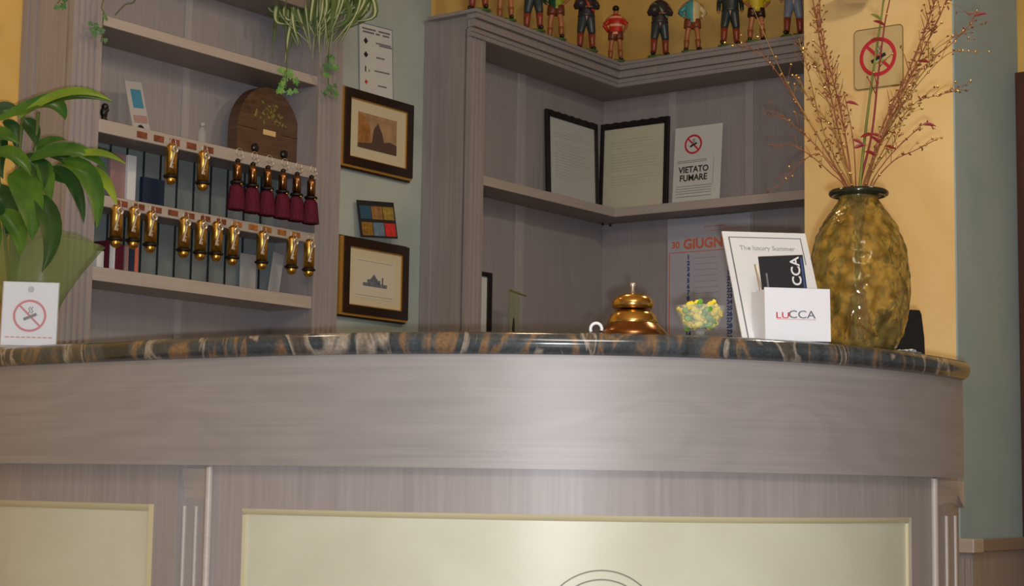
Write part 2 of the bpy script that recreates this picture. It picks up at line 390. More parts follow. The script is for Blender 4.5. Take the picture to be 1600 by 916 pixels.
# ------------------------------------------------------------------ the counter curve
CP = [(-1.25, 3.80), (-1.067, 3.60), (-.81, 3.405), (-.60, 3.265), (-.395, 3.145), (-.2, 3.07), (0, 3.032), (.2, 3.03), (.37, 3.062), (.54, 3.135), (.69, 3.25), (.80, 3.365), (.915, 3.52), (.99, 3.66), (1.035, 3.80), (1.05, 3.92)]
_pl = catmull([(a, b, 0) for a, b in CP], 24)
_ss = [0.0]
for i in range(1, len(_pl)): _ss.append(_ss[-1]+(_pl[i]-_pl[i-1]).length)
SMAX = _ss[-1]
def cpt(s, d=0.0, z=0.0):
    s = max(0, min(SMAX, s)); lo = 0; hi = len(_ss)-1
    while hi-lo > 1:
        m = (lo+hi)//2
        if _ss[m] <= s: lo = m
        else: hi = m
    t = (s-_ss[lo])/(_ss[hi]-_ss[lo]); p = _pl[lo].lerp(_pl[hi], t)
    a = max(0, lo-4); b = min(len(_pl)-1, hi+4); T = (_pl[b]-_pl[a]).normalized()
    N_ = Vector((T.y, -T.x, 0))
    return p+N_*d+Vector((0, 0, z)), N_, T
def s_of(px, d=0.0):
    best = None
    for i in range(0, 1500):
        s = SMAX*i/1499; p = cpt(s, d, 1.0)[0]
        q = p-CAM; x = 800+F_*q.dot(_r)/q.dot(_w)
        if best is None or abs(x-px) < best[0]: best = (abs(x-px), s)
    return best[1]
def sweep(mb, prof, s0, s1, n=48):
    k = len(prof); vs = []; fs = []
    for i in range(n+1):
        s = s0+(s1-s0)*i/n
        for d, z in prof: vs.append(tuple(cpt(s, d, z)[0]))
    for i in range(n):
        for j in range(k): fs.append((i*k+j, i*k+(j+1) % k, (i+1)*k+(j+1) % k, (i+1)*k+j))
    fs += [tuple(range(k)), tuple(n*k+j for j in range(k))[::-1]]
    return mb.add(vs, fs)
def rect(d0, d1, z0, z1): return [(d0, z0), (d1, z0), (d1, z1), (d0, z1)]
TOP = 1.104; ST = 1.064; FB = 0.863

# ------------------------------------------------------------------ room shell
struct(MB().box(-5, 5, -3, 9.5, -0.1, 0).build('floor', M['floor']))
struct(MB().box(-5, 5, -3, 9.5, 2.95, 3.05).build('ceiling', M['ceil']))
struct(MB().box(-5, 5, -3.1, -3, 0, 2.95).build('wall_front', M['lobby']))
WV = 0.20                                       # wall plane behind the shelves
uG0 = hu('A', 505, WV); uG1 = hu('A', 668, WV)
def wallA(name, u0, u1, z0, z1, mat):
    o = MB().box(u0, u1, WV, WV+0.1, z0, z1).build(name, mat, None, loc=O_, rotz=A_ROT); return struct(o)
zY2 = hz('A', 700, 60, WV)
wallA('wall_back_green', uG0, uG1, 0, 2.95, M['green'])
wallA('wall_back_left', -5.2, uG0, 0, 2.95, M['yellow'])
wallA('wall_back_corner', uG1, 0.3, 0, 2.95, M['yellow'])
PV = -0.30
uP0 = hu('B', 1257, PV); uP1 = hu('B', 1491, PV)
struct(MB().box(-0.2-0.1, uP0+0.05, WV, WV+0.1, 0, 2.95).build('wall_back_right', M['yellow'], None, loc=O_, rotz=B_ROT))
struct(MB().box(uP0, uP1, PV, WV, 0, 2.95).build('wall_pillar_yellow', M['yellow_pale'], None, loc=O_, rotz=B_ROT))
# right flank of the pillar runs back from its corner
pc = fp('B', uP1, PV, 0)
def flank(px):                                  # distance along the flank where it meets this pixel column
    q = ray(px, 420); a = BY
    return -(q.y*pc.x-q.x*pc.y)/(q.y*a.x-q.x*a.y)
fl = flank(1593)
struct(MB().box(0.0, 0.006, 0.0005, fl, 0, 2.95).build('wall_flank', M['bluegreen'], None, loc=pc, rotz=B_ROT))
# the door frame and wall beyond
dw = struct(MB().box(-0.6, 0.035, fl+0.002, fl+0.12, 0, 2.95).build('wall_beyond', M['yellow'], None, loc=pc, rotz=B_ROT))
zD = 0.836+(770-108)/2700*(pc+BY*fl).y
dr = MB(); dr.box(0.0065, 0.18, fl-0.03, fl, 0, zD); dr.box(0.016, 0.05, fl-0.036, fl-0.03, 0, zD-0.02)
struct(dr.build('door_1', M['door'], None, loc=pc, rotz=B_ROT))
struct(MB().box(0.035, 1.6, fl+0.002, fl+0.12, 0, 2.95).build('wall_right_back', M['yellow'], None, loc=pc, rotz=B_ROT))
struct(MB().box(4.6, 4.7, -3, 9.5, 0, 2.95).build('wall_right', M['lobby']))
struct(MB().box(-4.6, -4.5, -3, 9.5, 0, 2.95).build('wall_left', M['lobby']))

# wainscot with corner post at the foot of the blue-green wall
wz1 = 0.836-(843-770.8)/2700*pc.y
t = thing('wainscot', 'low pale wood wainscot with fluted corner post under the blue-green wall', 'wainscot', pc, B_ROT)
pw_ = 0.086
m = MB(); m.box(-0.028, 0.072, -0.055, 0.03, wz1-0.045, wz1, 0.004); m.build('cap', M['woodedge'], t)
m = MB(); m.box(-0.016, 0.062, -0.040, 0.02, 0, wz1-0.045)
for i in range(4): m.box(-0.012+i*0.019, -0.002+i*0.019, -0.046, -0.040, 0.1, wz1-0.06)
m.build('post', M['wood'], t)
m = MB(); m.box(0.0065, 0.024, 0.0201, fl-0.04, 0, wz1-0.045); m.build('panel', M['wood'], t)
m = MB(); m.box(0.0066, 0.034, 0.0301, fl-0.04, wz1-0.045, wz1-0.004, 0.003); m.build('rail', M['wooddk'], t)

# ------------------------------------------------------------------ reception counter
ct = thing('reception_counter', 'curved reception counter in pale grey-pink wood with cream lower panels', 'counter', cpt(SMAX*0.5)[0])
def cpart(name, mb, mat, parent=ct, smooth='auto'):
    o = mb.build(name, mat, None, smooth); 
    if parent is not None:
        o.parent = parent
        # meshes are written in world coordinates
        off = -Vector(ct.location)
        for v in o.data.vertices: v.co += off
    return o
def cpart2(name, mb, mat, parent):               # sub-part of a part of the counter
    o = mb.build(name, mat, None, 'auto'); o.parent = parent
    off = -Vector(ct.location)
    for v in o.data.vertices: v.co += off
    return o
sE = s_of(1505, -0.012)
m = MB(); sweep(m, rect(-0.0285, -0.012, FB, ST), 0, sE, 90); cpart('fascia', m, M['woodh'])
BD = -0.030
sL = s_of(330, BD); sR = s_of(1457, BD)
sP0 = s_of(383, BD); sP1 = s_of(1422, BD); PZ = 0.784
m = MB()
sweep(m, rect(-0.12, BD, PZ, ST-0.002), sL+0.012, sR-0.012, 70)
sweep(m, rect(-0.12, BD, 0.10, PZ), sL+0.012, sP0, 6)
sweep(m, rect(-0.12, BD, 0.10, PZ), sP1, sR-0.012, 6)
sweep(m, rect(-0.12, BD+0.006, 0.0, 0.10), sL+0.012, sR-0.012, 70)
fr_ = cpart('front_framing', m, M['wood'])
for a, b in ((sL, sL+0.0125), (sR-0.0125, sR)):
    m = MB(); sweep(m, [(-0.12, 0), (BD+0.006, 0), (BD+0.006, FB-0.003), (BD, FB-0.003), (BD, ST-0.002), (-0.12, ST-0.002)], a+.002, b-.002, 4); m.tube([cpt((a+b)/2, BD+0.004, 0)[0], cpt((a+b)/2, BD+0.004, FB-0.003)[0]], 0.0072, 18); cpart('edge_moulding', m, M['woodedge'])  # paler oak: the bright highlight of the rounded edge is put into the colour
m = MB(); sweep(m, rect(-0.10, BD-0.010, 0.10, PZ), sP0, sP1, 60); pan = cpart('cream_panel', m, M['cream'])
m = MB(); sweep(m, [(BD-0.010, PZ-0.011), (BD-0.003, PZ-0.006), (BD-0.001, PZ), (BD-0.010, PZ)], sP0, sP1, 60)
sweep(m, rect(BD-0.010, BD-0.004, 0.10, PZ-0.012), sP0, sP0+0.006, 2)
sweep(m, rect(BD-0.010, BD-0.004, 0.10, PZ-0.012), sP1-0.006, sP1, 2)
sweep(m, rect(BD-0.010, BD-0.004, 0.10, 0.114), sP0, sP1, 60)
cpart2('panel_bead', m, M['creamline'], pan)
# thin concentric rings drawn on the panel
sc_ = s_of(943.5, BD-0.01); zc_ = 0.836-(994-762.5)/2700*3.06
m = MB()
for R in (0.1145, 0.0985):
    vs = []; fs = []; n = 96
    for i in range(n):
        a = 2*PI*i/n
        for rr, dd in ((R-0.0012, -0.012), (R+0.0012, -0.012), (R+0.0012, -0.0088), (R-0.0012, -0.0088)):
            vs.append(tuple(cpt(sc_+rr*math.cos(a), BD+dd, zc_+rr*math.sin(a))[0]))
    for i in range(n):
        for j in range(4): fs.append((i*4+j, i*4+(j+1) % 4, ((i+1) % n)*4+(j+1) % 4, ((i+1) % n)*4+j))
    m.add(vs, fs)
cpart2('ring_emblem', m, M['ring'], pan)
# left pilaster and left section
def pilaster(sa, sb, d):
    m = MB(); sweep(m, rect(-0.16, d, 0, ST-0.002), sa, sb, 8)
    w_ = sb-sa; k = 3
    o = cpart('pilaster', m, M['wood'])
    for i in range(k):
        m = MB(); c_ = sa+w_*(0.16+0.30*i); m.tube([cpt(c_, d+0.001, 0.12)[0], cpt(c_, d+0.001, FB-0.078)[0]], 0.0042, 14); cpart2('reed', m, M['woodedge'], o)
    m = MB(); za = FB-0.006; zb = FB-0.062
    vs = [cpt(sa+w_*0.1, d, za)[0], cpt(sb, d, za)[0], cpt(sb, d, zb)[0], cpt(sa+w_*0.15, d, zb)[0], cpt(sa+w_*0.1, d+0.004, za)[0], cpt(sb, d+0.012, za)[0], cpt(sb, d+0.012, zb)[0], cpt(sb-w_*0.3, d+0.010, zb+0.03)[0]]
    m.add([tuple(v) for v in vs], [(0, 1, 5, 4), (1, 2, 6, 5), (2, 3, 7, 6), (3, 0, 4, 7), (4, 5, 6, 7), (0, 3, 2, 1)])
    cpart2('capital', m, M['woodedge'], o)
pilaster(s_of(284, -0.06), sL-0.0005, -0.062)
pilaster(sR+0.0005, s_of(1496, -0.046), -0.046)
s0l = s_of(283.5, -0.045); sp = s_of(247, -0.045); DL = -0.045; PZL = 0.787
m = MB(); sweep(m, rect(-0.16, DL, PZL, ST-0.002), 0, s0l, 50); sweep(m, rect(-0.16, DL, 0.1, PZL), sp, s0l, 4)
sweep(m, rect(-0.16, DL, 0.0, 0.1), 0, s0l, 50); cpart('side_framing', m, M['wood'])
m = MB(); sweep(m, rect(-0.14, DL-0.010, 0.10, PZL), 0, sp, 40); p2 = cpart('cream_panel', m, M['cream'])
m = MB(); sweep(m, [(DL-0.010, PZL-0.014), (DL-0.003, PZL-0.007), (DL-0.001, PZL), (DL-0.010, PZL)], 0, sp, 40)
sweep(m, [(DL-0.010, 0.1), (DL+0.001, 0.1), (DL+0.001, PZL), (DL-0.010, PZL)], sp-0.013, sp, 2)
cpart2('panel_bead', m, M['creamline'], p2)

# granite worktop with a rounded nose
prof = [(-0.46, ST), (-0.46, TOP)]
for i in range(9):
    a = PI/2-PI*i/8; prof.append((-0.012+0.020*math.cos(a), (TOP+ST)/2+(TOP-ST)/2*math.sin(a)))
m = MB(); sweep(m, prof, 0, s_of(1511, 0.0), 110)
top = m.build('granite_worktop', M['granite'], None, 'auto'); tag(top, 'polished grey and rust veined granite worktop along the curved counter', 'worktop')

# ------------------------------------------------------------------ wooden shelf units
def fluted(mb, u0, u1, v0, v1, z0, z1, k=4, d=0.006):
    wd = u1-u0; poly = [(u0, v1), (u0, v0)]
    for i in range(k):
        a = u0+wd*(0.10+0.8*i/k); b = a+wd*0.8/k*0.55
        poly += [(a, v0), (a+0.002, v0+d), (b-0.002, v0+d), (b, v0)]
    poly += [(u1, v0), (u1, v1)]
    return mb.prism(poly, z0, z1)
UT = 2.80
uA0 = hu('A', 101, 0); uA1 = hu('A', 147.5, 0); uA2 = hu('A', 491, 0); uA3 = hu('A', 529, 0)
t1 = thing('shelf_cabinet', 'tall pale wood shelf cabinet holding the room keys between yellow and green walls', 'cabinet', fp('A', 0, 0, 0), A_ROT)
def P(name, mb, mat, parent, smooth=False): return mb.build(name, mat, parent, smooth)
G = 0.002
m = MB(); m.box(uA0, uA0+0.02, 0.012, WV-G, 0, UT); m.box(uA0-0.006, uA0, WV-0.05, WV-G, 0, UT); m.box(uA0-0.012, uA0, WV-0.026, WV-G, 0, UT); P('side_panel', m, M['wood'], t1)
m = MB(); m.box(uA3-0.02, uA3, 0.012, WV-G, 0, UT); P('side_panel', m, M['wood'], t1)
m = MB(); fluted(m, uA0, uA1, -0.006, 0.02, 0, UT); P('pilaster', m, M['wood'], t1)
m = MB(); fluted(m, uA2, uA3, -0.006, 0.02, 0, UT, 4); P('pilaster', m, M['wood'], t1)
m = MB(); m.box(uA2, uA2+0.018, 0.02, WV-G, 0, UT); m.box(uA1-0.018, uA1, 0.02, WV-G, 0, UT); P('inner_side', m, M['woodback'], t1)
m = MB(); m.box(uA0+0.02, uA3-0.02, WV-0.02, WV-G, 0, UT)
for px in (283, 462):
    c_ = hu('A', px, WV-0.02); mb_ = MB(); mb_.box(c_-0.014, c_+0.014, WV-0.0262, WV-0.02, 0, UT); P('batten', mb_, M['batten'], t1)
P('back_panel', m, M['woodback'], t1)
def shelf_z(px, py, v): return hz('A', px, py, v)
def shelfA(py, th, px=167, v0=0.004, mat=None, name='shelf', v1=WV-0.026):
    z = shelf_z(px, py, v0); m = MB(); m.box(uA1, uA2, v0, v1, z-th, z, 0.0015)
    return P(name, m, [M['woodedge']] if mat is None else mat, t1), z
zs0 = hz('A', 440, 1, 0.004)+0.032
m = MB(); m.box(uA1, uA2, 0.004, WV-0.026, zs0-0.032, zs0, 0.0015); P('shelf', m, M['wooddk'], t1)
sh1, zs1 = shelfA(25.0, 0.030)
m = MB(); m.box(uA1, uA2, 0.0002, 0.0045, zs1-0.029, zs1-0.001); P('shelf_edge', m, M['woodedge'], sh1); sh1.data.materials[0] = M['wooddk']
# key shelf with rail
zk1 = hz('A', 155, 185.5, -0.004); RH = 0.037
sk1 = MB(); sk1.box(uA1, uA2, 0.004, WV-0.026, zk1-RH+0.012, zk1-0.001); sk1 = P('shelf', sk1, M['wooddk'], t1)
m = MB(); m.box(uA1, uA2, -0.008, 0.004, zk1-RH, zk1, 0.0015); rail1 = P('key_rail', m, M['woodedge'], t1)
zk2 = hz('A', 179, 308.5, -0.004); RH2 = 0.031
m = MB(); m.box(uA1, uA2, 0.004, WV-0.026, zk2-RH2+0.012, zk2-0.001); P('shelf', m, M['wooddk'], t1)
m = MB(); m.box(uA1, uA2, -0.008, 0.004, zk2-RH2, zk2, 0.0015); rail2 = P('key_rail', m, M['woodedge'], t1)
zs4 = hz('A', 142, 415.5, 0.0)
m = MB(); m.box(uA1, uA2, -0.002, WV-0.026, zs4-0.038, zs4, 0.0015); s4 = P('shelf', m, M['woodedge'], t1)
# laminate backing of the key pigeonholes with dark joints
m = MB(); m.box(uA1, uA2, WV-0.0395, WV-0.027, zs4, zk1-RH+0.012); pb = P('pigeonhole_back', m, M['pigeon'], t1)
m = MB()
for i in range(13):
    c_ = hu('A', 173+26.4*i, WV-0.045, 250)
    if c_ < uA2-0.004: m.box(c_-0.0014, c_+0.0014, WV-0.046, WV-0.0395, zs4, zk2-RH2+0.012)
    if c_ < uA2-0.004: m.box(c_-0.0014, c_+0.0014, WV-0.046, WV-0.0395, zk2, zk1-RH+0.012)
P('divider', m, M['groove'], pb)
for px in (222, 248.5, 273.5, 300, 327):
    u = hu('A', px-1, -0.008, 225); m = MB(); m.box(u-0.0185, u+0.0185, -0.0105, -0.008, zk1-0.029, zk1-0.011, 0.001); P('number_plate', m, M['plate'], rail1)
for i, px in enumerate((190, 217, 244, 270, 296, 321, 346, 371, 396, 418, 441, 463)):
    u = hu('A', px, -0.008, 335); m = MB(); m.box(u-0.0185, u+0.0185, -0.0105, -0.008, zk2-0.023, zk2-0.007, 0.001); P('number_plate', m, M['plate'] if i < 7 else M['platebr'], rail2)

# key fobs -----------------------------------------------------------
def make_fob(label, group):
    t = thing('key_fob', label, 'key fob', (0, 0, 0), A_ROT, group)
    L = 0.118; r = 0.0165
    m = MB(); pr = [(0.003, 0), (0.010, -0.002), (r*0.9, -0.008), (r, -0.016), (r, -L+0.024)]
    m.at((0, -0.004, 0)).lathe(pr[::-1], 18); P('barrel', m, M['brassold'], t, True)
    m = MB(); m.at((0, -0.004, 0)).torus((0, 0, -L+0.022), r+0.001, 0.0038, 'z', 18, 8); P('rubber_ring', m, M['rubber'], t, True)
    m = MB(); m.at((0, -0.004, 0)).ell((0, 0, -L+0.014), (r*0.92, r*0.92, 0.015), 16, 10); P('ball_end', m, M['brassold'], t, True)
    m = MB(); m.torus((0, -0.008, 0.004), 0.010, 0.0012, 'y', 18, 6); m.torus((-0.004, -0.018, -0.010), 0.008, 0.0012, 'x', 14, 6); P('ring', m, M['steel'], t, True)
    m = MB(); m.at((-0.006, -0.024, -0.020), (0.05, 0.25, 0))
    m.torus((0, 0, 0), 0.0085, 0.0036, 'y', 14, 8); m.tube([(0, 0, -0.006), (0, 0, -0.056)], 0.0032, 8); m.box(0.0022, 0.010, -0.0014, 0.0014, -0.055, -0.047); m.box(0.0022, 0.008, -0.0014, 0.0014, -0.043, -0.038)
    P('key', m, M['steel'], t, 'auto')
    return t
row2 = [(181.5, 'first'), (208.5, 'second'), (235.5, 'third'), (288, 'fourth'), (314, 'fifth'), (339, 'sixth'), (364.5, 'seventh'), (410.5, 'eighth'), (457, 'ninth'), (484, 'tenth')]
lab2 = ['brass key fob on the lower rail, the one nearest the big leafy plant',
        'brass key fob, second from the left on the lower key rail',
        'brass key fob third from the left on the lower rail, left of a gap',
        'brass key fob just right of the first gap on the lower rail',
        'brass key fob, second of the middle four on the lower rail',
        'brass key fob, third of the middle four on the lower rail',
        'brass key fob, last of the middle four on the lower rail, under the burgundy tassels',
        'brass key fob hanging alone between two gaps on the lower rail',
        'brass key fob, second from the right end of the lower rail',
        'brass key fob at the far right end of the lower rail beside the pilaster']
fob0 = make_fob(lab2[0], 'brass key fobs')
FV = -0.030
for i, (px, _n) in enumerate(row2):
    o = fob0 if i == 0 else copy_tree(fob0)
    o['label'] = lab2[i]
    py = 338+(px-181.5)*0.128
    u = hu('A', px, FV, 360); zt = zk2-RH2+0.007 + (0.004 if i in (1, 5) else 0)
    if i == 9: zt += 0.0
    o.location = fp('A', u, FV+0.004, zt)
for px, lb in ((267.5, 'brass key fob hanging on the upper rail left of the other single fob'), (317.5, 'brass key fob hanging on the upper rail beside the row of burgundy tassels')):
    o = copy_tree(fob0); o['label'] = lb
    u = hu('A', px, FV, 260); o.location = fp('A', u, FV+0.004, zk1-RH+0.007)
# tassel fobs
def make_tassel(label):
    t = thing('tassel_key_fob', label, 'key fob', (0, 0, 0), A_ROT, 'burgundy tasselled key fobs on the upper rail')
    m = MB(); m.torus((0, -0.006, 0.008), 0.0125, 0.0013, 'y', 20, 6); m.torus((0.003, -0.012, -0.007), 0.008, 0.0012, 'x', 14, 6); P('ring', m, M['steel'], t, True)
    m = MB(); m.lathe([(0.003, -0.082), (0.0125, -0.080), (0.0125, -0.034), (0.010, -0.026), (0.004, -0.018), (0.003, -0.010)], 16); P('barrel', m, M['bronze'], t, True)
    m = MB(); m.torus((0, 0, -0.082), 0.0155, 0.005, 'z', 18, 8); P('black_ring', m, M['rubber'], t, True)
    m = MB(); m.lathe([(0.002, -0.024), (0.008, -0.02), (0.008, -0.014), (0.002, -0.010)], 12); P('black_collar', m, M['rubber'], t, True)
    m = MB(); n = 30; vs = []; fs = []
    for j, (r, z) in enumerate([(0.013, -0.086), (0.022, -0.097), (0.0255, -0.125), (0.0285, -0.155), (0.0295, -0.162)]):
        for i in range(n):
            a = 2*PI*i/n; rr = r*(1+0.07*math.cos(a*10)); vs.append((rr*math.cos(a), rr*0.75*math.sin(a), z+(0.0015*math.sin(i*2.3) if j == 4 else 0)))
    for j in range(4):
        for i in range(n): fs.append((j*n+i, j*n+(i+1) % n, (j+1)*n+(i+1) % n, (j+1)*n+i))
    fs += [tuple(range(n)), tuple(4*n+i for i in range(n))]
    m.add(vs, fs); P('tassel', m, M['burg'], t, True)
    m = MB(); m.ell((0, -0.017, -0.088), 0.0042, 10, 8); P('ball_stud', m, M['brass'], t, True)
    return t
tl = ['leftmost', 'second from the left', 'third from the left', 'third from the right', 'second from the right', 'rightmost']
tz = None
for i, px in enumerate((371, 395, 418.5, 442.5, 464.5, 487)):
    lb = 'brass key fob with burgundy tassel on the upper rail, %s of six' % tl[i]
    if i == 0: tz = o = make_tassel(lb)
    else: o = copy_tree(tz); o['label'] = lb
    u = hu('A', px, -0.035, 280); o.location = fp('A', u, -0.034, zk1-RH+0.014)

# things in the pigeonholes --------------------------------------------
def slabA(name, label, cat, px0, px1, pytop, zbot, v, th, mat, group=None, lean=0.0, f='A'):
    u0 = hu(f, px0, v, pytop); u1 = hu(f, px1, v, pytop); z1 = hz(f, (px0+px1)/2, pytop, v)
    m = MB(); m.box(0, u1-u0, 0, th, 0, z1-zbot, 0.001)
    o = m.build(name, mat, None, False, loc=fp(f, u0, v, zbot), rotz=FR[f][2]); o.rotation_euler = (lean, 0, FR[f][2])
    return tag(o, label, cat, group)
slabA('booklet', 'dull pink booklet standing on the lower key rail shelf behind the plant leaf', 'booklet', 174, 198, 240, zk2, 0.135, 0.012, M['pink'])
slabA('booklet', 'white upright booklet beside the dull pink one on the key rail shelf', 'booklet', 201, 214, 243, zk2, 0.125, 0.018, M['white'])
slabA('folder', 'dark blue folder standing behind the upper row of key fobs', 'folder', 224, 258, 279, zk2, 0.13, 0.015, M['darkblue'])
bk = [(152, 163, 392, 'white', 'pale grey book, leftmost in the bottom key compartment'), (166, 172, 376, 'burg', 'thin dark red book in the bottom key compartment'), (173, 181, 378, 'whitec', 'pale blue-white book between two dark red ones at the cabinet bottom'),
      (182, 194, 382, 'burg', 'thick dark red book under the second brass fob'), (196, 202, 385, 'pink', 'narrow pink book in the bottom key compartment'), (203, 211, 386, 'darkblue', 'navy book in the bottom key compartment'), (212, 217, 386, 'orange', 'narrow orange-red book, rightmost of the bottom books')]
for a, b, y, mt, lb in bk: slabA('book', lb, 'book', a, b, y, zs4, 0.09, 0.065, M[mt], 'books in the bottom key compartment')
slabA('paper_sheet', 'faint white printed sheet standing behind the eighth lower fob', 'paper', 376, 401, 397, zs4, 0.145, 0.002, M['lgrey'])
o = slabA('paper_sheet', 'white-edged card leaning in the bottom compartment right of the lone fob', 'paper', 420, 437, 392, zs4, 0.11, 0.003, M['lgrey']); o.rotation_euler = (0, 0.16, A_ROT)
# on the key shelf -----------------------------------------------------
u = hu('A', 165, 0.012, 180)
t = thing('black_figurine', 'small glossy black figurine at the left end of the key shelf', 'figurine', fp('A', u, 0.018, zk1), A_ROT)
m = MB(); m.lathe([(0.012, 0), (0.012, 0.004), (0.007, 0.010), (0.009, 0.018)], 16); P('base', m, M['black'], t, True)
m = MB(); m.ell((-0.001, 0, 0.026), (0.011, 0.010, 0.014)); m.ell((0.002, 0, 0.042), (0.010, 0.010, 0.010)); m.ell((0.007, -0.003, 0.034), (0.006, 0.006, 0.006)); P('body', m, M['black'], t, True)
u0 = hu('A', 208, 0.08, 200); u1 = hu('A', 236, 0.08, 200)
zt = hz('A', 205, 125, 0.10)
t = thing('postcard', 'upright postcard with blue picture leaning on the key shelf', 'postcard', fp('A', u0, 0.075, zk1), rot=(-0.20, -0.10, A_ROT))
hh = (zt-zk1)*1.0; ww = (u1-u0)*0.95
m = MB(); m.box(0, ww, 0, 0.003, 0, hh); P('card', m, M['lgrey'], t)
m = MB(); m.box(ww*0.25, ww*0.85, -0.001, 0, hh*0.5, hh*0.85); P('blue_picture', m, M['teal'], t)
m = MB(); m.box(ww*0.15, ww*0.95, -0.001, 0, hh*0.22, hh*0.36); P('red_print', m, M['pink'], t)
m = MB(); m.ell((ww*0.45, -0.002, hh*0.12), (ww*0.18, 0.002, hh*0.06)); P('dark_spot', m, M['ink'], t)
u = hu('A', 316, 0.06, 200)
t = thing('glass_bottle', 'small clear ribbed glass bottle on the key shelf left of the arched radio', 'bottle', fp('A', u, 0.06, zk1), A_ROT)
m = MB(); pr = [(0.011, 0)]
for i in range(9): pr += [(0.0135, 0.003+i*0.0055), (0.0115, 0.0055+i*0.0055)]
pr += [(0.007, 0.055), (0.007, 0.066)]
m.lathe(pr, 18); P('body', m, M['glass'], t, True)
m = MB(); m.lathe([(0.008, 0.064), (0.008, 0.074)], 14); P('cap', m, M['lgrey'], t, True)
# arched radio
v0 = 0.08; ua = hu('A', 370, v0, 230); ub = hu('A', 467, v0, 240); zt = hz('A', 414, 135, v0); w_ = ub-ua; h_ = min(zt-zk1, zs1-0.03-zk1-0.004)
t = thing('arched_radio', 'old arched dark wood radio with painted flowers on the key shelf', 'radio', fp('A', ua, v0, zk1), A_ROT)
zsr = h_*0.42; poly = [(0, 0), (w_, 0), (w_, zsr)]
for i in range(1, 24):
    a = PI*i/24; poly.append((w_/2+w_/2*math.cos(a), zsr+(h_-zsr)*math.sin(a)**1.1))
poly.append((0, zsr))
m = MB(); m.prism(poly, 0, 0.04, 'y'); case = P('case', m, M['radio'], t)
m = MB(); m.box(-0.002, w_+0.002, -0.003, 0.0, 0, 0.012); m.box(0.004, w_*0.3, -0.0015, 0, zsr-0.002, zsr+0.001); m.box(w_*0.7, w_-0.004, -0.0015, 0, zsr-0.002, zsr+0.001); P('trim', m, M['door'], t)
m = MB(); m.box(w_*0.40, w_*0.60, -0.003, 0, h_*0.37, h_*0.44, 0.001); P('dial_label', m, M['ivory'], t)
for q in (0.27, 0.74):
    m = MB(); m.at((w_*q, 0, h_*0.17), (PI/2, 0, 0)).lathe([(0.013, 0), (0.013, 0.008), (0.009, 0.012)], 18); P('knob', m, M['black'], t, 'auto')
m = MB()
for i in range(46):
    a = random.uniform(0, PI); rr = random.uniform(0.1, 1)**0.6
    x = w_*0.5+w_*0.27*rr*math.cos(a); z = h_*0.52+h_*0.30*rr*math.sin(a)
    s_ = random.uniform(0.003, 0.0085); m.at((x, -0.0005, z), (0, random.uniform(0, 3), 0)).ell((0, 0, 0), (s_, 0.001, s_*0.55), 8, 5)
P('painted_flowers', m, M['olive'], t, True)

# ------------------------------------------------------------------ corner shelf unit
CT = hz('A', 964, 94, -0.055); CBm = hz('A', 970, 133, -0.045)
t2 = thing('corner_shelf_cabinet', 'pale wood corner shelf cabinet with moulded cornice, small statuettes standing on top', 'cabinet', fp('A', 0, 0, 0), A_ROT)
uB0 = hu('A', 729.5, 0); uB1 = hu('A', 753, 0)
RB = A_ROT-B_ROT
def BtoA(x, y):   # frame B local to frame A local
    v = BX*x+BY*y; return (v.dot(AX), v.dot(AY))
uR = uP0+0.04
# side
m = MB(); m.box(uB0, uB0+0.02, 0.012, WV-G, 0, CT-0.004); m.box(uB0-0.008, uB0, WV-0.045, WV-G, 0, CT-0.004); P('side_panel', m, M['wood'], t2)
m = MB(); fluted(m, uB0, uB1, -0.006, 0.02, 0, CBm+0.03, 3); P('pilaster', m, M['wood'], t2)
m = MB(); m.box(uB1-0.018, uB1, 0.02, WV-0.02, 0, CBm); P('inner_side', m, M['woodback'], t2)
m = MB(); m.box(uB0+0.02, 0.19, WV-0.02, WV-G, 0, CT-0.01)
for px in (812,): 
    c_ = hu('A', px, WV-0.02); mb_ = MB(); mb_.box(c_-0.022, c_+0.022, WV-0.027, WV-0.02, 0, CT-0.02); P('batten', mb_, M['batten'], t2)
P('back_panel', m, M['woodback'], t2)
# right leg parts are written in frame B through a matrix
MBA = Matrix.Rotation(B_ROT-A_ROT, 4, 'Z')
m = MB(); m.m = MBA; m.box(-0.19, uR, WV-0.02, WV-G, 0, CT-0.01)
for px in (1052, 1172):
    c_ = hu('B', px, WV-0.02, 200); mb_ = MB(); mb_.m = MBA; mb_.box(c_-0.018, c_+0.018, WV-0.027, WV-0.02, 0, CT-0.02); P('batten', mb_, M['batten'], t2)
P('back_panel', m, M['woodback'], t2)
# L shaped boards: polygon in frame A of front edge offset v
def corner_pt(v):  # intersection of the two planes at depth v
    # point p with p.AY = v and p.BY = v
    a = AY; b = BY; det = a.x*b.y-a.y*b.x
    p = Vector(((v*b.y-v*a.y)/det, (a.x*v-b.x*v)/det, 0)); return (p.dot(AX), p.dot(AY))
def lboard(mb, v0, v1, z0, z1, ua_, ub_=None):
    ub_ = uR if ub_ is None else ub_
    c0 = corner_pt(v0); c1 = corner_pt(v1)
    e0 = BtoA(ub_, v0); e1 = BtoA(ub_, v1)
    return mb.prism([(ua_, v0), c0, e0, e1, c1, (ua_, v1)], z0, z1)
m = MB(); lboard(m, -0.05, WV-0.028, CT-0.012, CT, uB0-0.03); P('top_board', m, M['wood'], t2)
m = MB(); lboard(m, 0.0, WV-0.028, CBm, CBm+0.02, uB1); P('soffit', m, M['wooddk'], t2)
m = MB(); hC = CT-0.012-CBm
for a, b, v in ((0.0, 0.20, -0.014), (0.20, 0.36, -0.020), (0.36, 0.42, -0.015), (0.42, 0.72, -0.030), (0.72, 0.78, -0.026), (0.78, 1.0, -0.044)):
    lboard(m, v, 0.0, CBm+hC*a, CBm+hC*b, uB0-0.004+v*0.3)
P('cornice', m, M['wood'], t2)
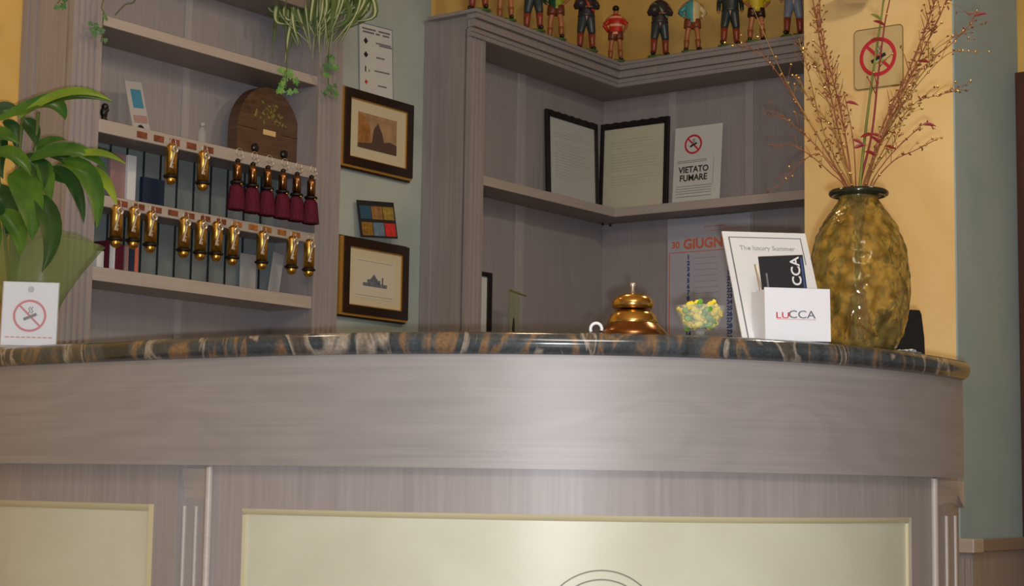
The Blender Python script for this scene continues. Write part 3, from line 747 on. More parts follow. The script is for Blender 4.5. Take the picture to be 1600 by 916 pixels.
zm = hz('A', 962, 326.5, 0.02); 
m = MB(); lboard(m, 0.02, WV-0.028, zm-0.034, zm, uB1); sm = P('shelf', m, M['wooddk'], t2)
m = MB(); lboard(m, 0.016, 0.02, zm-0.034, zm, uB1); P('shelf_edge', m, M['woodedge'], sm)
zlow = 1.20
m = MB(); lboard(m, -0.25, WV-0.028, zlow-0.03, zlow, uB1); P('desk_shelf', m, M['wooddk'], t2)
m = MB(); lboard(m, -0.20, WV-0.03, 0, zlow-0.03, uB1+0.02); P('base_cupboard', m, M['wood'], t2)
m = MB(); c_ = corner_pt(WV-0.06)
m.ell((c_[0]-0.02, c_[1], zm-0.040), 0.006, 8, 6); m.ell((c_[0]+0.02, c_[1]-0.01, zm-0.040), 0.006, 8, 6); P('shelf_peg', m, M['ink'], t2, True)

# ------------------------------------------------------------------ signs and symbols
def no_smoking(parent, cx, cz, R, y=-0.0006, lw=0.14, black=True):
    m = MB(); m.torus((cx, y, cz), R*(1-lw/2), R*lw/2, 'y', 40, 6)
    mm = m; 
    for i in range(len(mm.v)): 
        v = mm.v[i]; mm.v[i] = (v[0], y+(v[1]-y)*0.12, v[2])
    m.at((cx, y, cz), (0, PI/4, 0)).box(-R*0.86, R*0.86, -0.0003, 0.0003, -R*lw*0.42, R*lw*0.42)
    s = P('prohibition_ring', m, M['red'], parent)
    m = MB(); m.at((cx, y-0.0004, cz), (0, -0.42, 0)).box(-R*0.42, R*0.42, -0.0003, 0.0003, -R*0.16, R*0.02)
    P('cigarette', m, M['ink'], parent)
    m = MB()
    for k in (0, 1):
        pts = [(cx+R*(-0.1+0.16*k), y, cz+R*0.15), (cx+R*(0.02+0.16*k), y, cz+R*0.28), (cx+R*(-0.08+0.16*k), y, cz+R*0.42), (cx+R*(0.05+0.14*k), y, cz+R*0.55)]
        m.tube(pts, R*0.035, 5)
    P('smoke', m, M['grey'], parent)

# standing no smoking sign at the left of the counter
sS = s_of(43, -0.05); pS, nS, tS = cpt(sS, -0.055, TOP)
Yr = pS.y
wpx = 84/F_*(Yr); 
t = thing('tabletop_sign', 'clear acrylic tabletop sign with red no smoking circle at left of counter', 'sign', at_y(43.5, 545, Yr)*1.0, rot=(-0.06, 0, 0.12))
t.location.z = TOP+0.0005
hS = 0.836+(747.6-443)/2700*Yr-TOP
m = MB(); m.box(-wpx/2-0.002, wpx/2+0.002, 0.002, 0.004, 0, hS+0.001); m.box(-wpx/2-0.002, wpx/2+0.002, -0.003, -0.0015, 0, hS+0.001); m.box(-wpx/2-0.002, wpx/2+0.002, -0.01, 0.045, 0, 0.003); P('acrylic_holder', m, M['acrylic'], t)
m = MB(); m.box(-wpx/2, wpx/2, 0, 0.001, 0.006, hS); P('paper', m, M['whitec'], t)
no_smoking(t, 0.0, hS*0.49, wpx*0.305, -0.0006)
m = MB(); 
for i in range(9): m.box(-wpx*0.43+i*wpx*0.098, -wpx*0.43+i*wpx*0.098+wpx*0.075, -0.0006, 0, hS*0.155, hS*0.172)
P('small_print', m, M['orange'], t)
m = MB(); m.at((0, -0.0005, hS*0.89), (PI/2, 0, 0)).lathe([(wpx*0.06, 0), (wpx*0.06, 0.0006)], 12); P('crest', m, M['lgrey'], t)

# ------------------------------------------------------------------ pictures on the green wall
def pframe(label, px0, px1, pys, kind, v=WV-0.034, tilt=0.0):
    yTL, yBL = pys
    u0 = hu('A', px0, v, (yTL+yBL)/2); u1 = hu('A', px1, v, (yTL+yBL)/2)
    z1 = hz('A', px0, yTL, v); z0 = hz('A', px0, yBL, v)
    w_ = u1-u0; h_ = z1-z0
    t = thing('picture_frame', label, 'picture', fp('A', u0, v, z0), rot=(0, tilt, A_ROT), group='framed prints on the green wall')
    D = 0.032; b = 0.052*0.9
    def ringbox(m, x0, x1, z0_, z1_, y0, y1, bw):
        m.box(x0, x1, y0, y1, z1_-bw, z1_, 0.0008); m.box(x0, x1, y0, y1, z0_, z0_+bw, 0.0008)
        m.box(x0, x0+bw, y0, y1, z0_+bw, z1_-bw, 0.0008); m.box(x1-bw, x1, y0, y1, z0_+bw, z1_-bw, 0.0008)
    m = MB(); ringbox(m, 0, w_, 0, h_, D*0.55, D, b*0.9); P('outer_frame', m, M['darkframe'], t)
    m = MB(); ringbox(m, 0.005, w_-0.005, 0.005, h_-0.005, D*0.18, D*0.55, b*0.55); P('gilt_step', m, M['gold'], t)
    m = MB(); ringbox(m, 0.019, w_-0.006, 0.012, h_-0.006, 0, D*0.18, b*0.62); P('front_moulding', m, M['darkframe'], t)
    e_ = b*0.62-0.002; q = 0.014+b*0.62
    m = MB(); ringbox(m, 0.019+e_, w_-0.006-e_, 0.012+e_, h_-0.006-e_, 0.006, 0.012, 0.006); P('gilt_slip', m, M['gold'], t)
    m = MB(); m.box(0.019+e_, w_-0.006-e_, 0.010, D-0.004, 0.012+e_, h_-0.006-e_); P('mount', m, M['mat'], t)
    a = q+0.004; A0, A1, Z0, Z1 = a+(w_-2*a)*0.16, w_-a-(w_-2*a)*0.14, a+(h_-2*a)*0.18, h_-a-(h_-2*a)*0.16
    W2, H2 = A1-A0, Z1-Z0
    if kind == 0:
        m = MB(); m.box(A0, A1, 0.009, 0.010, Z0, Z1); pr = P('print', m, M['sepia'], t)
        m = MB(); m.prism([(A0+W2*0.02, Z0+H2*0.1), (A0+W2*0.34, Z0+H2*0.1), (A0+W2*0.30, Z0+H2*0.62), (A0+W2*0.12, Z0+H2*0.95), (A0+W2*0.02, Z0+H2*0.98)], 0.0084, 0.009, 'y'); P('ochre_houses', m, M['sepiao'], pr)
        m = MB(); m.prism([(A0, Z0), (A1, Z0), (A1, Z0+H2*0.28), (A0+W2*0.82, Z0+H2*0.34), (A0+W2*0.66, Z0+H2*0.28), (A0+W2*0.62, Z0+H2*0.52), (A0+W2*0.56, Z0+H2*0.66), (A0+W2*0.50, Z0+H2*0.80), (A0+W2*0.47, Z0+H2*0.72), (A0+W2*0.40, Z0+H2*0.60), (A0+W2*0.36, Z0+H2*0.2), (A0, Z0+H2*0.12)], 0.0078, 0.0083, 'y'); P('dark_church', m, M['sepiad'], pr)
    else:
        m = MB(); m.box(A0-W2*0.06, A1+W2*0.06, 0.009, 0.010, Z0-H2*0.06, Z1+H2*0.06); m.k = 1
        m.box(A0, A1, 0.0084, 0.009, Z1-0.001, Z1); m.box(A0, A1, 0.0084, 0.009, Z0, Z0+0.001)
        pr = P('print', m, [M['paleprint'], M['grey']], t)
        cx = A0+W2*0.5; cz = Z0+H2*0.28
        m = MB(); m.box(A0+W2*0.18, A1-W2*0.15, 0.0084, 0.009, cz, cz+H2*0.10); m.box(cx-W2*0.20, cx+W2*0.16, 0.0082, 0.0088, cz+H2*0.1, cz+H2*0.2)
        m.prism([(cx-W2*0.13, cz+H2*0.2), (cx+W2*0.09, cz+H2*0.2), (cx-W2*0.02, cz+H2*0.36)], 0.0082, 0.0088, 'y'); m.box(cx+W2*0.2, cx+W2*0.24, 0.0082, 0.0088, cz+H2*0.1, cz+H2*0.3)
        P('palace_drawing', m, M['bluegrey'], pr)
    return t, u0, z0, w_, h_
f1 = pframe('dark frame with gilt edges holding a sepia church view, upper on green wall', 533.5, 648.5, (129.5, 259), 0)
f2 = pframe('dark frame with gilt edges holding a small pale palace drawing, lower on green wall', 532, 641, (364.5, 493), 1)
# notice sheet behind frame 1
v = WV-0.003; u0 = hu('A', 563, v, 60); u1 = hu('A', 616, v, 60); z1 = hz('A', 563, 35, v); zb = hz('A', 570, 150, v)
t = thing('notice_sheet', 'white timetable notice with thin blue border above the upper picture', 'notice', fp('A', u0, v-0.0025, zb), rot=(0, -0.055, A_ROT))
w_ = u1-u0; h_ = z1-zb
pp_ = MB(); pp_.box(0, w_, 0, 0.001, 0, h_)
m = MB(); m.box(0, w_, -0.0006, 0, h_-0.002, h_); m.box(0, 0.002, -0.0006, 0, 0, h_); m.box(w_-0.002, w_, -0.0006, 0, 0, h_); P('blue_border', m, M['blue'], t)
m = pp_; m.k = 1
for r, segs in ((0.93, ((.1, .5), (.58, .92))), (0.885, ((.12, .45), (.5, .62), (.7, .9)))):
    for a, b in segs: m.box(w_*a, w_*b, -0.0006, 0, h_*r-0.003, h_*r+0.003)
for r, a, b in ((0.76, .5, .95), (0.735, .6, .98), (0.56, .5, .75), (0.37, .45, .9), (0.17, .55, .8)): m.box(w_*a, w_*b, -0.0006, 0, h_*r-0.003, h_*r+0.002)
P('paper', m, [M['certp'], M['grey']], t)
m = MB(); 
for r in (0.76, 0.57): m.at((w_*0.2, -0.0005, h_*r), (0, PI/4, 0)).box(-0.008, 0.008, -0.0004, 0.0004, -0.008, 0.008)
m.at().box(w_*.17, w_*.2, -0.0006, 0, h_*.33, h_*.41); m.box(w_*.28, w_*.3, -0.0006, 0, h_*.34, h_*.37)
P('black_icon', m, M['ink'], t)
m = MB(); m.at((w_*0.2, -0.0005, h_*0.19), (0, PI/4, 0)).box(-0.006, 0.006, -0.0004, 0.0004, -0.006, 0.006); P('red_icon', m, M['red'], t)
# postcard of six small pictures leaning on top of frame 2
_, fu, fz, fw, fh = f2
v = WV-0.020; u0 = hu('A', 560, v, 374); u1 = hu('A', 622, v, 374); zb = fz+fh+0.001; z1 = hz('A', 555, 311, v)
t = thing('postcard', 'dark postcard with six coloured views propped on the lower picture frame', 'postcard', fp('A', u0, v-0.012, zb), rot=(-0.11, -0.09, A_ROT))
w_ = (u1-u0)*0.93; h_ = (z1-zb)
m = MB(); m.box(0, w_, 0, 0.0025, 0, h_); P('card', m, M['ink'], t)
cm = [pm('view_blue', (44, 84, 110), 0.5), pm('view_brown', (150, 110, 66), 0.5, var=.3, vscale=60), pm('view_gold', (150, 130, 56), 0.5, var=.3, vscale=60), pm('view_amber', (140, 104, 44), 0.5, var=.4, vscale=80), pm('view_sky', (100, 128, 148), 0.5, var=.2, vscale=40), pm('view_red', (200, 50, 44), 0.5, var=.2, vscale=60)]
for i in range(6):
    c_, r_ = i % 3, i//3
    m = MB(); m.box(w_*(0.05+0.31*c_), w_*(0.34+0.31*c_), -0.001, 0, h_*(0.50-0.45*r_), h_*(0.86-0.45*r_)); P('view', m, cm[i], t)

# ------------------------------------------------------------------ certificates and papers on the corner shelf
def cert(label, f, px0, px1, pyt0, pyt1, pap, v, lean, botpx):
    u0 = hu(f, px0, v, 250); u1 = hu(f, px1, v, 250); z1 = (hz(f, px0, pyt0, v+0.03)+hz(f, px1, pyt1, v+0.03))/2
    w_ = u1-u0; h_ = (z1-zm)/math.cos(lean)
    t = thing('certificate_frame', label, 'certificate', fp(f, u0, v, zm), rot=(-lean, 0, FR[f][2]), group='framed certificates on the corner shelf')
    b = 0.021
    m = MB(); m.box(0, b, 0, 0.014, 0, h_, 0.002); m.box(w_-b, w_, 0, 0.014, 0, h_, 0.002)
    n = 22; poly = [(0, h_-0.034)]
    poly = [(b, h_-0.026), (w_-b, h_-0.026), (w_-b, h_-0.001)]
    for i in range(n-1, 0, -1): poly.append((b+(w_-2*b)*i/n, h_-0.001+0.0022*math.sin(i*1.9)))
    poly.append((b, h_-0.001))
    m.prism(poly, 0, 0.014, 'y'); m.box(b, w_-b, 0, 0.014, 0, 0.004); P('frame', m, M['blackfr'], t)
    m = MB(); m.box(b, w_-b, 0.006, 0.009, 0.004, h_-0.026); P('paper', m, pap, t)
    m = MB(); random.seed(len(label))
    W2 = w_-2*b; H2 = h_-0.04
    for i in range(17):
        z = h_-0.075-i*0.0115
        if i == 0: x0, x1 = b+W2*.3, b+W2*.75
        else: x0, x1 = b+W2*.12, b+W2*random.uniform(.6, .92)
        if z > 0.03 and random.random() > 0.12:
            x = x0
            while x < x1:
                l = random.uniform(0.01, 0.03); m.box(x, min(x+l, x1), 0.0055, 0.006, z, z+0.0016); x += l+0.005
    P('printed_lines', m, M['lgrey'], t)
    m = MB(); m.box(b, w_-b, 0.002, 0.0035, 0.004, h_-0.026); P('glass_pane', m, M['pane'], t)
    return t
cert('black framed certificate leaning on the left wing of the corner shelf', 'A', 858, 938, 176, 195, M['certp'], 0.145, 0.035, 320)
cert('black framed cream certificate leaning right of the shelf corner', 'B', 934, 1042, 196, 184, M['certy'], 0.145, 0.035, 325)
# VIETATO FUMARE sheet
v = 0.125; u0 = hu('B', 1050, v, 250); u1 = hu('B', 1124, v, 250); z1 = hz('B', 1050, 202, v+0.03); w_ = u1-u0; h_ = z1-zm
t = thing('no_smoking_notice', 'white printed no smoking notice standing right of the certificates on the shelf', 'notice', fp('B', u0, v, zm), rot=(-0.08, 0, B_ROT))
m = MB(); m.box(0, w_, 0, 0.002, 0, h_); P('paper', m, M['certp'], t)
no_smoking(t, w_*0.40, h_*0.775, w_*0.185, -0.001, lw=0.2)
text('VIETATO\nFUMARE', w_*0.165, M['ink'], t, (w_*0.43, -0.0008, h_*0.405), bold=0.0007, line=0.95, sx=0.95)
m = MB()
for r in (0.57, 0.55, 0.25, 0.22, 0.19, 0.16, 0.12): m.box(w_*.07, w_*(.82 if r < .5 else .7), -0.0007, 0, h_*r, h_*r+0.0018)
m.box(w_*0.84, w_*0.845, -0.0007, 0, h_*0.25, h_*0.6)
P('small_print', m, M['grey'], t)
# calendar
v = WV-0.032; u0 = hu('B', 1043, v, 400); u1 = hu('B', 1172, v, 400); z1 = zm-0.038; z0 = hz('B', 1060, 545, v); w_ = u1-u0; h_ = z1-z0
t = thing('wall_calendar', 'wall calendar page reading GIUGNO under the corner shelf', 'calendar', fp('B', u0, v, z0), rot=(0, 0, B_ROT))
sh_ = MB(); sh_.box(0, w_, 0, 0.002, 0, h_)
text('GIUGNO', w_*0.15, M['orange'], t, (w_*0.50, -0.0006, h_*0.795), bold=0.0018, sx=1.0)
text('30', w_*0.10, M['orange'], t, (w_*0.10, -0.0006, h_*0.795), bold=0.001)
m = MB(); m.box(w_*0.02, w_*0.98, -0.0006, 0, h_*0.735, h_*0.741); m.box(w_*0.02, w_*0.03, -0.0006, 0, h_*0.1, h_*0.735); m.box(w_*.45, w_*.7, -.0006, 0, h_*.92, h_*.925); m.box(w_*.5, w_*.95, -.0006, 0, h_*.89, h_*.893)
P('red_rule', m, M['orange'], t)
text('\n'.join(str(i) for i in range(1, 16)), w_*0.066, M['blue'], t, (w_*0.26, -0.0006, h_*0.38), bold=0.0012, name='day_numbers', line=0.95)
text('\n'.join(str(i) for i in range(16, 31)), w_*0.066, M['blue'], t, (w_*0.76, -0.0006, h_*0.38), bold=0.0012, name='day_numbers', line=0.95)
m = sh_; m.k = 1
for i in range(14): m.box(w_*.32, w_*.62, -.0006, 0, h_*(.1+.045*i), h_*(.1+.045*i)+0.0008); m.box(w_*.84, w_*.97, -.0006, 0, h_*(.1+.045*i), h_*(.1+.045*i)+0.0008)
P('sheet', m, [pm('calendar_paper', (176, 178, 192), 0.6), M['grey']], t)
# half hidden black frame and acrylic stand at the left of the corner desk shelf
v = 0.09; u0 = hu('A', 735, v, 440); u1 = hu('A', 769.5, v, 440); z1 = hz('A', 769, 427, v); w_ = u1-u0; h_ = z1-zlow
t = thing('black_picture_frame', 'thin black frame half hidden behind the fluted post on the desk shelf', 'picture', fp('A', uB1+0.002, v, zlow), rot=(0, 0, A_ROT))
w_ = u1-uB1-0.002
m = MB(); m.box(0, w_, 0, 0.02, h_-0.016, h_); m.box(w_-0.022, w_, 0, 0.02, 0, h_-0.016); m.box(0, w_-0.022, 0, 0.02, 0, 0.012); P('frame', m, M['blackfr'], t)
m = MB(); m.box(0, w_-0.022, 0.008, 0.015, 0.012, h_-0.016); P('picture', m, M['certp'], t)
v = 0.06; u0 = hu('A', 796, v, 480); u1 = hu('A', 812, v, 480); z1 = hz('A', 805, 455, v)
t = thing('acrylic_stand', 'upright clear acrylic stand on the desk shelf right of the black frame', 'stand', fp('A', u0, v, zlow), rot=(0, 0, A_ROT))
m = MB(); m.box(0, u1-u0, 0, 0.004, 0, z1-zlow); m.box(0, u1-u0, -0.05, 0.03, 0, 0.004); P('panel', m, M['acrylicg'], t)
m = MB(); m.tube([(0.0, 0, z1-zlow), ((u1-u0)*1.6, 0.0, z1-zlow-0.012)], 0.003, 6); P('clip', m, M['olive'], t)
u = hu('A', 801.5, 0.03, 500); zp = hz('A', 801, 497, 0.03)
m = MB(); m.tube([(0, 0, 0), (0.004, 0, (zp-zlow)*0.85), (0.005, 0, zp-zlow)], [0.005, 0.0048, 0.002], 8)
tag(m.build('pen', M['black'], None, True, loc=fp('A', u, 0.03, zlow), rotz=A_ROT), 'black pen standing upright in front of the acrylic stand', 'pen')

# ------------------------------------------------------------------ acrylic sign on the yellow pillar
v = PV-0.006; u0 = hu('B', 1335, v, 90); u1 = hu('B', 1411, v, 90); z1 = hz('B', 1335, 49, v); z0 = hz('B', 1337, 141, v); w_ = u1-u0; h_ = z1-z0
t = thing('wall_sign', 'square clear wall sign with red no smoking circle on the yellow pillar', 'sign', fp('B', u0, v, z0), rot=(0, 0, B_ROT))
def rrect(w, h, r, n=6):
    p = []
    for cx, cz, a0 in ((w-r, h-r, 0), (r, h-r, PI/2), (r, r, PI), (w-r, r, 3*PI/2)):
        for i in range(n+1): a = a0+PI/2*i/n; p.append((cx+r*math.cos(a), cz+r*math.sin(a)))
    return p
m = MB(); m.prism(rrect(w_, h_, 0.014), 0, 0.005, 'y'); P('plate', m, pm('cream_acrylic', (206, 184, 136), 0.12), t)
m = MB(); pr = rrect(w_, h_, 0.014); 
pts = [(p[0], -0.0002, p[1]) for p in pr]; m.tube(pts+[pts[0]], 0.0016, 5); P('plate_edge', m, pm('olive_edge', (126, 108, 66), 0.4), t)
no_smoking(t, w_*0.49, h_*0.51, w_*0.38, -0.0008, lw=0.2)
# the underside of a fitting above it
v = PV; u0 = hu('B', 1322, v, 0); u1 = hu('B', 1378, v, 0); z0 = hz('B', 1350, -2, v-0.08)
t = thing('wall_lamp', 'dark underside of a wall fitting at the top edge above the no smoking sign', 'lamp', fp('B', (u0+u1)/2, v, z0), B_ROT)
m = MB(); m.lathe([(0.02, -0.006), (0.05, 0.0), (0.058, 0.02), (0.058, 0.05)], 24, cy=-0.08); P('shade', m, M['steel'], t, 'auto')
m = MB(); m.box(-0.012, 0.012, -0.05, 0, 0.02, 0.045); P('arm', m, M['black'], t)

# ------------------------------------------------------------------ statuettes on the cornice
SK = pm('painted_skin', (178, 112, 70), 0.35)
def cmat(n, c): 
    k = 'paint_'+n
    if k not in M: M[k] = pm(k, c, 0.32)
    return M[k]
def statuette(label, px, f, kind, top_c, top2=None, style='plain', legc=None, arms='down', seedv=0, hat=(30, 26, 28), v=-0.028, Hh=None, back=False):
    u = hu(f, px, v, 60); loc = fp(f, u, v, CT)
    face = math.atan2(loc.x, loc.y)             # turn to the room
    t = thing('statuette', label, 'statuette', loc, -face*0.6+(PI if back else 0)+random.uniform(-.15, .15), 'painted statuettes along the cabinet top')
    s = Hh or (0.272 if kind == 'man' else 0.248)
    def V(x, y, z): return (x*s, y*s, z*s)
    rnd = random.Random(seedv)
    lx = 0.085; step = rnd.choice((-1, 1))*0.03
    m = MB(); m.lathe([(0.17*s, 0), (0.175*s, 0.008*s), (0.16*s, 0.022*s)], 20)
    for i in range(len(m.v)): m.v[i] = (m.v[i][0]*1.0, m.v[i][1]*0.55, m.v[i][2])
    P('grass_base', m, cmat('grass', (78, 110, 40)), t, 'auto')
    # body: one skin surface
    hip = 0.50; sh = 0.80; b = 0.022
    skel = {'pel': (V(0, 0, hip), .075), 'chest': (V(0, 0, 0.68), .085), 'neck': (V(0, 0, .83), .035), 'head': (V(0, -.01, .875), .05), 'crown': (V(0, 0, .945), .05)}
    edges = [('pel', 'chest'), ('chest', 'neck'), ('neck', 'head'), ('head', 'crown')]
    for sd, nm in ((-1, 'l'), (1, 'r')):
        skel['hip'+nm] = (V(.05*sd, 0, hip-.04), .055); skel['kn'+nm] = (V((lx-.005)*sd, -.012+step*sd*.5, .28), .038)
        skel['cf'+nm] = (V(lx*sd, .008+step*sd, .20), .038); skel['an'+nm] = (V((lx+.005)*sd, .01+step*sd, .06), .024); skel['to'+nm] = (V((lx+.03)*sd, -.07+step*sd, b+.022), .022)
        edges += [('pel', 'hip'+nm), ('hip'+nm, 'kn'+nm), ('kn'+nm, 'cf'+nm), ('cf'+nm, 'an'+nm), ('an'+nm, 'to'+nm)]
        skel['sh'+nm] = (V(.115*sd, 0, .775), .036)
        if arms == 'down': e, h = V(.155*sd, 0, .63), V(.16*sd, -.05, .50)
        elif arms == 'hips': e, h = V(.20*sd, .02, .64), V(.13*sd, -.06, .55)
        elif arms == 'hold': e, h = V(.16*sd, -.03, .63), V(.04*sd, -.12, .62)
        else: e, h = (V(.18*sd, 0, .64), V(.19*sd, -.08, .60 if sd < 0 else .52))
        skel['el'+nm] = (e, .027); skel['ha'+nm] = (h, .020)
        tip = tuple(Vector(h)+(Vector(h)-Vector(e)).normalized()*0.045*s); skel['fi'+nm] = (tip, .016)
        edges += [('chest', 'sh'+nm), ('sh'+nm, 'el'+nm), ('el'+nm, 'ha'+nm), ('ha'+nm, 'fi'+nm)]
    ks = list(skel); me = bpy.data.meshes.new('body'); me.from_pydata([skel[k][0] for k in ks], [(ks.index(a), ks.index(c)) for a, c in edges], []); me.materials.append(SK)
    o = bpy.data.objects.new('body', me); C.objects.link(o); 
    md = o.modifiers.new('skin', 'SKIN'); md.use_smooth_shade = True
    for i, k in enumerate(ks): me.skin_vertices[0].data[i].radius = (skel[k][1]*s,)*2
    me.skin_vertices[0].data[0].use_root = True
    sb = o.modifiers.new('sub', 'SUBSURF'); sb.levels = 1; sb.render_levels = 1
    dg = bpy.context.evaluated_depsgraph_get(); dg.update()
    me2 = bpy.data.meshes.new_from_object(o.evaluated_get(dg)); me2.name = 'body'
    o.modifiers.clear(); o.data = me2; o.parent = t
    for p in me2.polygons: p.use_smooth = True
    # clothing
    def seg(m, a, c, ra, rb, n=14, flat=1.0):
        a = Vector(a); c = Vector(c); m.tube([a, a.lerp(c, .33), a.lerp(c, .67), c], [ra*s, (ra*.67+rb*.33)*s*1.03, (ra*.33+rb*.67)*s*1.03, rb*s], n)
    # jersey
    m = MB(); n = 24
    zs = [.47 if kind == 'player' else .50, .53, .62, .70, .77, .81, .835]; rx = [.125, .115, .115, .125, .13, .095, .045]; ry = [.08, .078, .08, .085, .078, .06, .04]
    vs = []; fs = []
    for z, a_, b_ in zip(zs, rx, ry):
        for i in range(n):
            q = 2*PI*i/n; vs.append((a_*s*math.cos(q), b_*s*math.sin(q), z*s))
    for j in range(len(zs)-1):
        for i in range(n):
            fs.append((j*n+i, j*n+(i+1) % n, (j+1)*n+(i+1) % n, (j+1)*n+i))
    fs += [tuple(range(n)), tuple((len(zs)-1)*n+i for i in range(n))]
    # finer rings for stripes
    mats = [cmat(label[:12].replace(' ', '_')+str(px), top_c)]
    if style in ('hoops', 'halves'):
        vs = []; fs = []; mi = []; R_ = 18
        def prof_at(z):
            for k in range(len(zs)-1):
                if zs[k] <= z <= zs[k+1]+1e-6:
                    q = (z-zs[k])/(zs[k+1]-zs[k]); return rx[k]+(rx[k+1]-rx[k])*q, ry[k]+(ry[k+1]-ry[k])*q
            return rx[-1], ry[-1]
        for j in range(R_+1):
            z = zs[0]+(zs[-1]-zs[0])*j/R_; a_, b_ = prof_at(z)
            for i in range(n): q = 2*PI*i/n; vs.append((a_*s*math.cos(q), b_*s*math.sin(q), z*s))
        for j in range(R_):
            for i in range(n):
                fs.append((j*n+i, j*n+(i+1) % n, (j+1)*n+(i+1) % n, (j+1)*n+i))
                if style == 'hoops': mi.append(1 if j in (0, 1, 7, 8, 14, 15) else 0)
                else: mi.append(1 if math.cos(2*PI*(i+.5)/n) > 0 else 0)
        fs += [tuple(range(n)), tuple(R_*n+i for i in range(n))]; mi += [0, 0]
        m.add(vs, fs); m.mi = mi
        mats.append(cmat(label[:12].replace(' ', '_')+'b'+str(px), top2))
    else: m.add(vs, fs)
    k0 = len(m.mi)
    for sd, nm in ((-1, 'l'), (1, 'r')):
        m.k = 1 if (style == 'halves' and sd > 0) else 0
        a = Vector(skel['sh'+nm][0]); c = Vector(skel['el'+nm][0]); h = Vector(skel['ha'+nm][0])
        a2 = a*0.93+Vector((0, 0, .003*s))
        seg(m, a2, a.lerp(c, .95), .045, .036)
        if kind != 'player' or rnd.random() < .4: seg(m, c, h, .034, .027)
    P('jersey' if kind == 'player' else 'coat', m, mats, t, True)
    if kind == 'player':
        m = MB()
        for sd, nm in ((-1, 'l'), (1, 'r')):
            hp = Vector(skel['hip'+nm][0]); kn = Vector(skel['kn'+nm][0]); seg(m, hp+Vector((0, 0, .06*s)), hp.lerp(kn, .42), .075, .073)
        P('shorts', m, cmat('short'+str(px), legc or (90, 50, 40)), t, True)
        for nm in 'lr':
            m = MB(); seg(m, skel['cf'+nm][0], skel['an'+nm][0], .044, .032)
            P('stocking', m, cmat('sock', (150, 88, 50)), t, True)
    else:
        m = MB()
        for sd, nm in ((-1, 'l'), (1, 'r')):
            hp = Vector(skel['hip'+nm][0]); kn = Vector(skel['kn'+nm][0]); m.tube([hp+Vector((-.01*sd*s, 0, .07*s)), hp, hp.lerp(kn, .5), kn, kn-Vector((0, 0, .03*s))], [.070*s, .072*s, .062*s, .052*s, .046*s], 14)
        P('trousers', m, cmat('trouser'+str(px), legc or (52, 62, 66)), t, True)
        for nm in 'lr':
            m = MB(); kn = Vector(skel['kn'+nm][0]); seg(m, kn-Vector((0, 0, .025*s)), skel['an'+nm][0], .048, .036)
            P('legging', m, cmat('legging', (140, 62, 44)), t, True)
        if style == 'sash':
            m = MB(); m.tube([V(-.10, -.06, .79), V(0, -.098, .69), V(.11, -.07, .56)], [.020*s]*3, 8, 0.6); P('sash', m, cmat('sash'+str(px), top2), t, True)
    for nm in 'lr':
        m = MB(); an = Vector(skel['an'+nm][0]); to = Vector(skel['to'+nm][0]); m.tube([an+Vector((0, .012*s, 0)), an.lerp(to, .3)-Vector((0, 0, .006*s)), an.lerp(to, .7), to, to+(to-an).normalized()*.012*s], [.030*s, .034*s, .028*s, .026*s, .014*s], 10)
        P('shoe', m, cmat('shoe', (40, 34, 26)), t, True)
    m = MB(); m.ell(V(0, .012, .935), (.060*s, .062*s, .052*s), 14, 9); P('hair', m, cmat('hair', hat), t, True)
    m = MB(); m.ell(V(0, -.064, .90), (.012*s, .016*s, .014*s), 8, 6); P('nose', m, SK, t, True)
    m = MB(); 
    for sd in (-1, 1): m.ell(V(.022*sd, -.055, .915), (.007*s,)*3, 6, 5)
    m.ell(V(0, -.054, .872), (.016*s, .006*s, .004*s), 8, 5); P('eyes_and_mouth', m, cmat('face', (70, 30, 26)), t, True)
    if arms == 'hold':
        m = MB(); m.ell(V(-.09, -.13, .66), (.085*s,)*3, 16, 10); P('held_ball', m, cmat('ball', (56, 48, 54)), t, True)
    return t
statuette('painted statuette at the far left end of the cabinet top, dark red legs', 747, 'A', 'man', (90, 60, 50), legc=(110, 44, 40), seedv=1)
statuette('painted statuette second from the left with orange-brown legs', 789, 'A', 'player', (110, 96, 80), legc=(120, 66, 40), seedv=2)
statuette('painted statuette third from the left in dark grey breeches', 833, 'A', 'man', (70, 66, 60), seedv=3)
statuette('painted statuette in a jersey half dark green and half lime', 868, 'A', 'player', (28, 74, 52), (140, 156, 36), 'halves', (110, 54, 40), 'hips', 4)
statuette('painted statuette with a red sash over dark clothes, left of the striped one', 916, 'A', 'man', (50, 46, 52), (200, 70, 54), 'sash', None, 'hold', 5)
statuette('painted statuette in a red and white hooped shirt above the cabinet corner', 962, 'A', 'player', (196, 44, 34), (226, 170, 130), 'hoops', (110, 58, 40), 'hips', 6, v=-0.035, Hh=0.228, back=True)
statuette('painted statuette holding a dark ball with green sash right of the corner', 1031, 'B', 'man', (60, 50, 52), (120, 160, 120), 'sash', None, 'hold', 7)
statuette('painted statuette in a jersey half turquoise and half cream', 1082, 'B', 'player', (70, 150, 150), (214, 196, 140), 'halves', (130, 66, 46), 'hips', 8, Hh=0.245)
statuette('painted statuette in a dark green coat left of the yellow one', 1141, 'B', 'man', (44, 54, 52), None, 'plain', (48, 58, 60), 'down', 9)
statuette('painted statuette in a bright yellow jersey and dark shorts', 1182, 'B', 'player', (196, 176, 24), None, 'plain', (50, 30, 26), 'hips', 10)
statuette('painted statuette in pale blue clothes beside the yellow pillar', 1240, 'B', 'man', (150, 160, 176), None, 'plain', (120, 130, 148), 'down', 11)

# ------------------------------------------------------------------ things on the counter
def on_counter(px, d):
    s = s_of(px, d); p, n, tt = cpt(s, d, TOP); return p, n, tt
